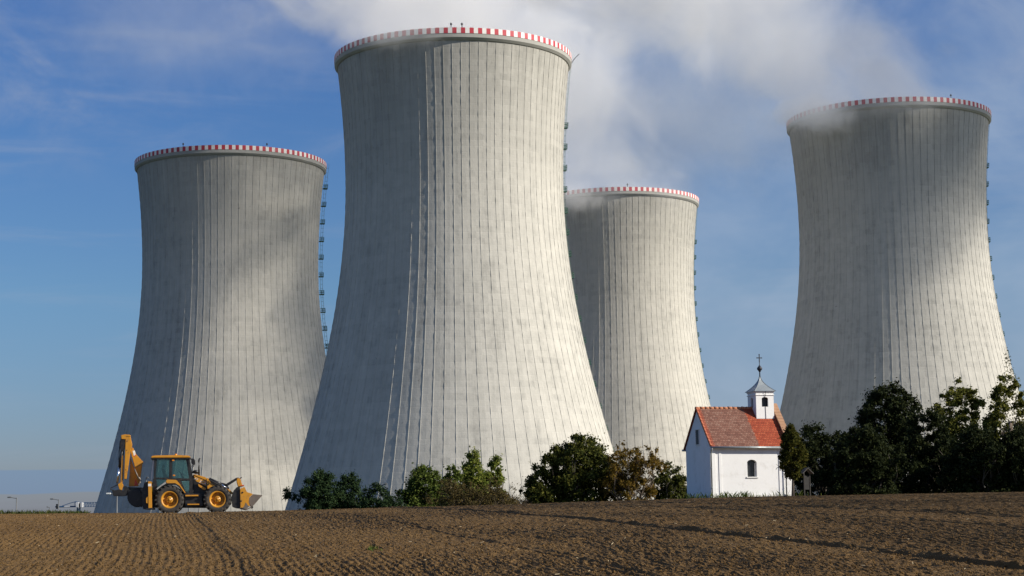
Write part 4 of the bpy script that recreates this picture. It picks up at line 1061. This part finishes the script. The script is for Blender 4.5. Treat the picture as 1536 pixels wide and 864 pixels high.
def tree(name, u, vtop, wpx, y, mat, label, cat, n=9000, leaf=0.16, group=None, seed=1, shape='round', clumps=46, csize=0.20, low=0.0, trunk_vis=0.0, bare=False, lean=0.0, depth_f=1.0):
    rnd = random.Random(seed); lrng = np.random.default_rng(seed)
    p = at(u, 760, y); gz = zg1(p.x, p.y) - 0.1
    top = at(u, vtop, y).z; H = top - gz; Wt = wpx * 1.10 * y / FPX / 2
    root = empty(name, (p.x, p.y, gz))
    tag(root, label, cat, group)
    q = MB(); tips = []
    stem_n = 1 if shape in ('column', 'tree', 'poplar') else rnd.choice((3, 4))
    for k in range(stem_n):
        a = rnd.uniform(0, math.tau); off = 0 if stem_n == 1 else Wt * 0.22
        base = Vector((off * math.cos(a), off * math.sin(a), 0)); th = H * (0.55 if stem_n == 1 else 0.38)
        tp = base + Vector((lean * H * .3 + (0 if stem_n == 1 else off * math.cos(a) * 1.3), off * math.sin(a), th))
        r0_ = max(0.05, H * 0.022)
        q.tube([base, base.lerp(tp, .5) + Vector((rnd.uniform(-.1, .1), rnd.uniform(-.1, .1), 0)), tp], r0_, 7, r0_ * .5)
        for j in range(6 if not bare else 8):
            f = rnd.uniform(0.3, 1); s0_ = base.lerp(tp, f)
            an = rnd.uniform(0, math.tau); el = rnd.uniform(.3, 1.2)
            branch(q, s0_, Vector((math.cos(an), math.sin(an), el)), min(Wt, H * .5) * rnd.uniform(.45, .75), r0_ * .45, 2 if not bare else 3, rnd, tips, .55, .18)
    # keep the limbs inside the outline of the crown
    hmax = max(v_.co.z for v_ in q.bm.verts)
    for v_ in q.bm.verts:
        if v_.co.z > 0.25 * H: v_.co.z = 0.25 * H + (v_.co.z - 0.25 * H) * min(1, (0.72 * H) / max(1e-3, hmax - 0.25 * H))
        rr2 = math.hypot(v_.co.x, v_.co.y); lim = Wt * 0.95
        if rr2 > lim: v_.co.x *= lim / rr2; v_.co.y *= lim / rr2
    q.build('trunk', TWIG if bare else BARK, root)
    # clump centres fill the crown unevenly; the outline itself is uneven too
    Cn, Sn = [], []
    z0 = low * H
    lob = lrng.uniform(-1, 1, 8)
    def outline(f, a):
        if shape == 'column': o_ = math.sin(math.pi * min(1, max(0.02, f * .93 + .05))) ** 0.75 * (1.05 - 0.35 * f)
        elif shape == 'poplar': o_ = (1 - f) ** 0.6 * 1.05 + 0.10
        else: o_ = math.sqrt(max(0, 1 - (max(0, f - 0.35) / 0.66) ** 2)) * (0.90 + 0.10 * min(1, f / .35))
        return o_ * (1 + 0.16 * lob[0] * math.sin(a * 2 + lob[1] * 6) + 0.12 * lob[2] * math.sin(a * 3 + f * 7 + lob[3] * 6) + 0.10 * math.sin(f * 11 + lob[4] * 6 + a))
    nc = clumps * (5 if not bare else 3); cs2 = csize * 0.66
    while len(Cn) < nc:
        f = lrng.uniform(0, 1) ** (1.25 if shape == 'round' else 0.95)
        a = lrng.uniform(0, math.tau); rr2 = Wt * outline(f, a) * lrng.uniform(0.15, 1) ** 0.45 * 0.94
        z = z0 + (H - z0) * f * (0.97 + 0.05 * math.sin(a * 3 + lob[5] * 6))
        Cn.append((rr2 * math.cos(a) + lean * z * .3, rr2 * math.sin(a) * depth_f, z - H * .02))
        s_ = cs2 * lrng.uniform(.5, 1.5)
        Sn.append((Wt * s_, Wt * s_, min(H * .5, Wt) * s_ * .85))
    for tp in tips:
        if lrng.uniform() < 0.5: Cn.append((tp.x, tp.y, min(tp.z, H * .96))); Sn.append((Wt * cs2 * .8,) * 3)
    Q, Fq = leaves(Cn, Sn, int(n * (6.2 if not bare else 3.8)), leaf * 0.60, lrng)
    Q[:, 2] = np.maximum(Q[:, 2], 0.05)
    link('crown', np_mesh('crown', Q, Fq, [LM[mat]]), root)
    return root

G1 = 'bushes and trees along the far edge of the field'
tree('pine_bush', 481, 706, 66, 150, 'pine', 'dark evergreen bush, broad and domed, before the foot of the middle tower', 'bush', 14000, .12, G1, 2, clumps=60, csize=.22)
tree('pine_bush', 526, 711, 56, 152, 'pine', 'dark evergreen bush with a pointed top, touching the broad domed one', 'bush', 8000, .12, G1, 3, clumps=50, csize=.24)
tree('pine_bush', 566, 724, 58, 149, 'pine', 'low dark evergreen bush just behind the lamp post', 'bush', 4500, .12, G1, 4, clumps=34, csize=.26)
tree('pine_bush', 594, 741, 50, 149, 'pine', 'lowest and smallest of the dark evergreen bushes, next to the green broadleaf tree', 'bush', 2600, .11, G1, 5, clumps=24, csize=.3)
tree('broadleaf_tree', 637, 696, 74, 152, 'green', 'mid green round tree between the evergreen bushes and the pale poplar', 'tree', 10000, .15, G1, 6, clumps=54, csize=.2)
tree('broadleaf_tree', 679, 699, 46, 158, 'green', 'narrow mid green tree squeezed between the round tree and the pale poplar', 'tree', 5200, .15, G1, 7, clumps=34, csize=.24)
tree('poplar', 711, 677, 62, 160, 'light', 'tallest pale yellow green poplar with a pointed crown', 'tree', 5200, .17, G1, 8, 'poplar', 44, .24)
tree('poplar', 743, 683, 48, 162, 'light', 'thinner pale poplar of loose leaves beside the tallest poplar', 'tree', 2600, .17, G1, 9, 'poplar', 30, .26)
tree('shrub', 690, 718, 66, 143, 'brown', 'brown half withered shrub at the foot of the tallest poplar', 'shrub', 5200, .085, G1, 10, clumps=44, csize=.24, bare=True)
tree('shrub', 738, 716, 58, 144, 'brown', 'brown twiggy shrub, second one, in front of the thinner poplar', 'shrub', 4200, .08, G1, 11, clumps=44, csize=.24, bare=True)
tree('bare_tree', 778, 708, 40, 146, 'brown', 'small bare tree with dark branches and almost no leaves', 'tree', 350, .07, G1, 12, clumps=30, csize=.2, bare=True)
tree('round_tree', 812, 697, 62, 148, 'olive', 'smaller dark round tree leaning against the biggest round tree', 'tree', 6500, .15, G1, 13, clumps=40, csize=.22)
tree('round_tree', 874, 652, 122, 150, 'olive', 'biggest round olive green tree, wide dense crown right of the bare tree'.replace(' right of', ' beyond'), 'tree', 17000, .16, G1, 14, clumps=90, csize=.15)
tree('autumn_tree', 940, 664, 82, 147, 'autumn', 'tree with yellow and bronze autumn leaves against the biggest round tree', 'tree', 6500, .13, G1, 15, clumps=64, csize=.17, bare=True)
tree('shrub', 1006, 694, 62, 150, 'olive', 'loose see-through shrub beside the blue shaded gable of the chapel', 'shrub', 3000, .15, G1, 16, clumps=40, csize=.2)
# by the chapel
tree('young_tree', 1190, 637, 40, 113, 'gold', 'slim upright young tree in front of the chapel corner, yellowing leaves', 'tree', 6500, .095, None, 17, 'column', 60, .24, low=.30)
# dark grove behind
G2 = 'trees of the dark grove'
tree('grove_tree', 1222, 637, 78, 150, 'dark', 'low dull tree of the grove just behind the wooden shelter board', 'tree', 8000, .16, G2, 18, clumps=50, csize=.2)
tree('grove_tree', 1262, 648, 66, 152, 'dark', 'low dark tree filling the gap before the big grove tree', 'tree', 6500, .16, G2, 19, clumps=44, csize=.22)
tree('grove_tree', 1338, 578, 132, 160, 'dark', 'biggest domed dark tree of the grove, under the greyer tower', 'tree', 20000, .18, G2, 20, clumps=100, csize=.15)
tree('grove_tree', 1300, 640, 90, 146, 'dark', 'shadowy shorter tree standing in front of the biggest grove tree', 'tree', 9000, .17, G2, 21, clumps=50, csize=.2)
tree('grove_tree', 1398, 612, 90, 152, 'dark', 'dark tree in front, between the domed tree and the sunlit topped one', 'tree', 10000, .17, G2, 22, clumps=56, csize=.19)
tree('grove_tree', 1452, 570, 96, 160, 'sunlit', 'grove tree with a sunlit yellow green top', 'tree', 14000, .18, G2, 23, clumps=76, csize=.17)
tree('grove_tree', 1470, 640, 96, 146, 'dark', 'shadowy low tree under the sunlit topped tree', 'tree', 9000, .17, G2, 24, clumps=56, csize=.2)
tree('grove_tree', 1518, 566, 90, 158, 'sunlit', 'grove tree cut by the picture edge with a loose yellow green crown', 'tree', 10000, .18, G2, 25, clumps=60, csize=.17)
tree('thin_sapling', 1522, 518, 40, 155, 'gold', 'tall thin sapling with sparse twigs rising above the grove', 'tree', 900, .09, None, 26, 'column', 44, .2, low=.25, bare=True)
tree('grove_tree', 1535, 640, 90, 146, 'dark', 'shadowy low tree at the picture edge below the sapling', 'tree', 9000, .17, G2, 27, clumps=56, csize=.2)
# the grove goes on beyond the frame
tree('grove_tree', 1630, 632, 150, 152, 'dark', 'grove tree outside the frame shading the rest', 'tree', 9000, .22, G2, 28, clumps=70, csize=.18)
tree('grove_tree', 1770, 628, 160, 148, 'dark', 'grove tree outside the frame, last of the row', 'tree', 9000, .22, G2, 29, clumps=70, csize=.18)

def blades(name, pts, hmin, hmax, wd, mat, label, seed, cat='grass'):
    lrng = np.random.default_rng(seed); P_ = np.asarray(pts); n = len(P_)
    a = lrng.uniform(0, math.tau, n); hh = lrng.uniform(hmin, hmax, n); le = lrng.normal(0, .35, (n, 2)) * hh[:, None]
    dx_ = np.stack([np.cos(a), np.sin(a), 0 * a], -1) * wd
    t_ = P_ + np.concatenate([le, hh[:, None]], 1)
    md = P_ + np.concatenate([le * .35, hh[:, None] * .55], 1)
    Q = np.stack([P_ - dx_, P_ + dx_, md + dx_ * .8, t_], 1).reshape(-1, 3)
    o = link(name, np_mesh(name, Q, np.arange(4 * n).reshape(n, 4), [mat]))
    return tag(o, label, cat, None, 'stuff')
VERGE = leaf_mat('verge_grass', [(0.028, 0.042, 0.010), (0.050, 0.066, 0.016), (0.085, 0.085, 0.028)], .25)
pts = []
for k in range(26000):
    u = rng.uniform(-320, 132); y = rng.uniform(99, 112)
    p = at(u, 760, y)
    z = zg1(p.x, p.y) if False else 0
    pts.append((p.x, p.y, 0))
pts = np.array(pts); pts[:, 2] = zg(pts[:, 0], pts[:, 1]) - 0.02
hn = 0.6 + 0.5 * vnoise(pts[:, 0] * .35, pts[:, 1] * .3, 51)
pts2 = pts[hn > rng.uniform(0, 1.1, len(pts))]
blades('grass_verge', pts2, 0.08, 0.36, 0.03, VERGE, 'rough green grass growing along the far edge of the field', 5)
ch = chapel.matrix_world if False else Matrix.Translation(chapel.location) @ Matrix.Rotation(CH, 4, 'Z')
pts = []
for cx0, sp_x, n in ((-0.8, .4, 110), (0.9, .3, 70), (2.0, .3, 80), (3.6, .9, 20), (0.5, 2, 60), (4.6, 1.2, 40)):
    for k in range(n):
        p = ch @ Vector((rng.normal(cx0, sp_x), rng.uniform(-0.9, -0.15) if cx0 > -.5 else rng.uniform(-0.8, 3.0), 0)); pts.append((p.x, p.y, zg1(p.x, p.y) - .02))
blades('weeds', pts, 0.12, 0.5, 0.02, LM['green'], 'green weeds along the foot of the chapel wall', 6, 'weeds')
pts = []
for u, v in ((1328 / 2 * 0 + 560, 825), (561, 824)):
    p = ground_at(u, v)
    for k in range(30): pts.append((p.x + rng.normal(0, .05), p.y + rng.normal(0, .1), p.z - .02))
blades('seedling_tuft', pts, 0.04, 0.11, 0.015, LM['green'], 'small green tuft sprouting alone in the brown field', 8, 'weeds')

# ------------------------------------------------------------------ wooden shelter board beside the chapel
p = at(1211, 744, 116); sb = empty('notice_shelter', (p.x, p.y, zg1(p.x, p.y) - 0.05), R(20)); sb.scale = (0.82, 0.82, 0.93)
tag(sb, 'dark wooden notice board with a small pitched roof between the young tree and the grove', 'notice board')
for xx in (-0.24, 0.26):
    m = MB(); m.box(xx - .045, xx + .045, -.045, .045, 0, 1.62, 0.006); m.build('post', WOODD, sb)
m = MB(); m.box(-0.19, 0.21, -.02, .02, 0.55, 1.45); m.box(-.194, .214, -.03, .03, .50, .56); m.build('board', plain('shade_painted_board', (0.018, 0.017, 0.016), 0.8, var=.3), sb)  # board colour kept near black, tree shade painted in
m = MB(); m.poly([(-0.06, 1.98), (0.0, 2.0), (0.5, 1.60), (0.46, 1.55)], -.3, .3, 0.006); m.poly([(-0.06, 1.98), (-0.5, 1.62), (-0.47, 1.57), (-0.02, 1.93)], -.3, .3, 0.006); m.build('roof', plain('roof_boards', (0.06, 0.055, 0.05), 0.85, var=.3), sb)

# ------------------------------------------------------------------ street lamps and the crane
LAMPM = plain('lamp_post_grey', (0.18, 0.185, 0.19), 0.5, 0.4)
HEADL = plain('lamp_head_pale', (0.72, 0.72, 0.70), 0.4)
def lamp(u, v, y, label, arm=-1.3, head=LAMPM, both=False, r=0.11):
    p = at(u, v, y); gz = zg1(p.x, p.y); H = p.z - gz
    root = empty('street_lamp', (p.x, p.y, gz))
    tag(root, label, 'street lamp', 'street lamps beyond the field')
    m = MB(); m.lathe_z([(r * 1.6, 0), (r * 1.6, 1.0), (r * 1.1, 1.1), (r * .7, H)], 0, 0, 10); m.build('pole', LAMPM, root)
    for s_ in ((-1, 1) if both else (1,)):
        a = arm * s_
        m = MB(); m.tube([(0, 0, H - .12), (a * .55, 0, H + .02), (a * .75, 0, H + .03)], 0.06, 6); m.build('arm', LAMPM, root)
        x0_, x1_ = sorted((a * .6, a * 1.05)); m = MB(); m.box(x0_, x1_, -.2, .2, H - .03, H + .17, 0.05); m.build('lamp_head', head, root)
lamp(25, 746.5, 270, 'street lamp standing alone farthest from the yellow excavator')
lamp(88, 749, 290, 'street lamp post crossing the counterweight end of the blue crane')
lamp(74.5, 761, 330, 'shortest looking street lamp, just its head showing over the grass by the crane', arm=-0.5)
lamp(175.5, 741, 230, 'street lamp with a bright pale head under the digging bucket', arm=-1.3, head=HEADL)
lamp(461.5, 736, 240, 'street lamp before the broad domed evergreen bush', arm=-.7)
lamp(572, 727, 165, 'thin street lamp with two heads rising behind the low evergreen bush', arm=-.5, both=True, r=.07)

BLUE = plain('crane_blue', (0.035, 0.11, 0.24), 0.5, var=.2)
CWHITE = plain('crane_white', (0.88, 0.88, 0.88), 0.5)
def CP(u, v): 
    p = at(u, v, 640); return Vector((p.x, 640, p.z))
cb = CP(118, 766); cg = zg1(cb.x, cb.y)
cr_ = empty('tower_crane', (cb.x, cb.y, cg)); tag(cr_, 'small blue tower crane with white panels far beyond the field', 'crane')
def K(u, v): 
    q_ = CP(u, v); return Vector((q_.x - cb.x, 0, q_.z - cg))
def lattice(q, a, b_, w_, h_, n, r):
    """square truss between two points in the xz plane"""
    ax = (b_ - a).normalized(); up_ = Vector((-ax.z, 0, ax.x)); 
    if up_.z < 0: up_ = -up_
    cor = [Vector((0, sy * w_ / 2, 0)) + up_ * (h_ * k) for sy in (-1, 1) for k in (0, 1)]
    for c_ in cor: q.tube([a + c_, b_ + c_], r, 4)
    for i in range(n):
        p0, p1 = a.lerp(b_, i / n), a.lerp(b_, (i + 1) / n)
        for i0, i1 in ((0, 1), (2, 3), (0, 2)):
            q.tube([p0 + cor[i0], p1 + cor[i1]], r * .7, 3); q.tube([p0 + cor[i1], p0 + cor[i0]], r * .7, 3)
m = MB(); lattice(m, Vector((0, 0, 0)), K(118, 762.5), 1.5, 0.01, 5, .14)
hh = K(118, 761).z
for sx_ in (-.45, .45):
    for sy_ in (-.45, .45): m.tube([(sx_, sy_, 0), (sx_, sy_, hh)], 0.13, 5)
m.build('mast', BLUE, cr_)
m = MB(); lattice(m, K(112, 760.5), K(160, 759.5), 1.0, 1.5, 12, .08); m.build('jib', BLUE, cr_)
m = MB(); a, b_ = K(83, 760.2), K(116, 759.7); m.tube([a, b_], .28, 6); m.tube([a + Vector((0, .8, 0)), b_ + Vector((0, .8, 0))], .28, 6); m.build('counter_jib', BLUE, cr_)
m = MB(); m.tube([K(93, 759), K(104, 755), K(114, 752.3)], .12, 5); m.tube([K(114, 752.3), K(115, 760)], .2, 5); m.tube([K(114, 752.3), K(140, 756)], .07, 4); m.build('tie_bar', BLUE, cr_)
def panel(name, u0, v0, u1, v1, mat, y0_=-1.0, y1_=.2):
    a, b_ = K(u0, v1), K(u1, v0); q = MB(); q.box(a.x, b_.x, y0_, y1_, a.z, b_.z, 0.05); q.build(name, mat, cr_)
panel('cabin', 115.5, 753.5, 119.7, 761, CWHITE, -1.8, .2); panel('panel', 122.3, 753.5, 125.6, 761, CWHITE, -1.8, .2); panel('panel', 97, 759, 105, 760.6, CWHITE)
panel('counterweight', 85, 756, 87.4, 763.5, DARK, -1.1, 1.1); panel('counterweight', 119.8, 754.5, 122.2, 761, DARK, -.9, .9)
p = at(120, 757, 640)
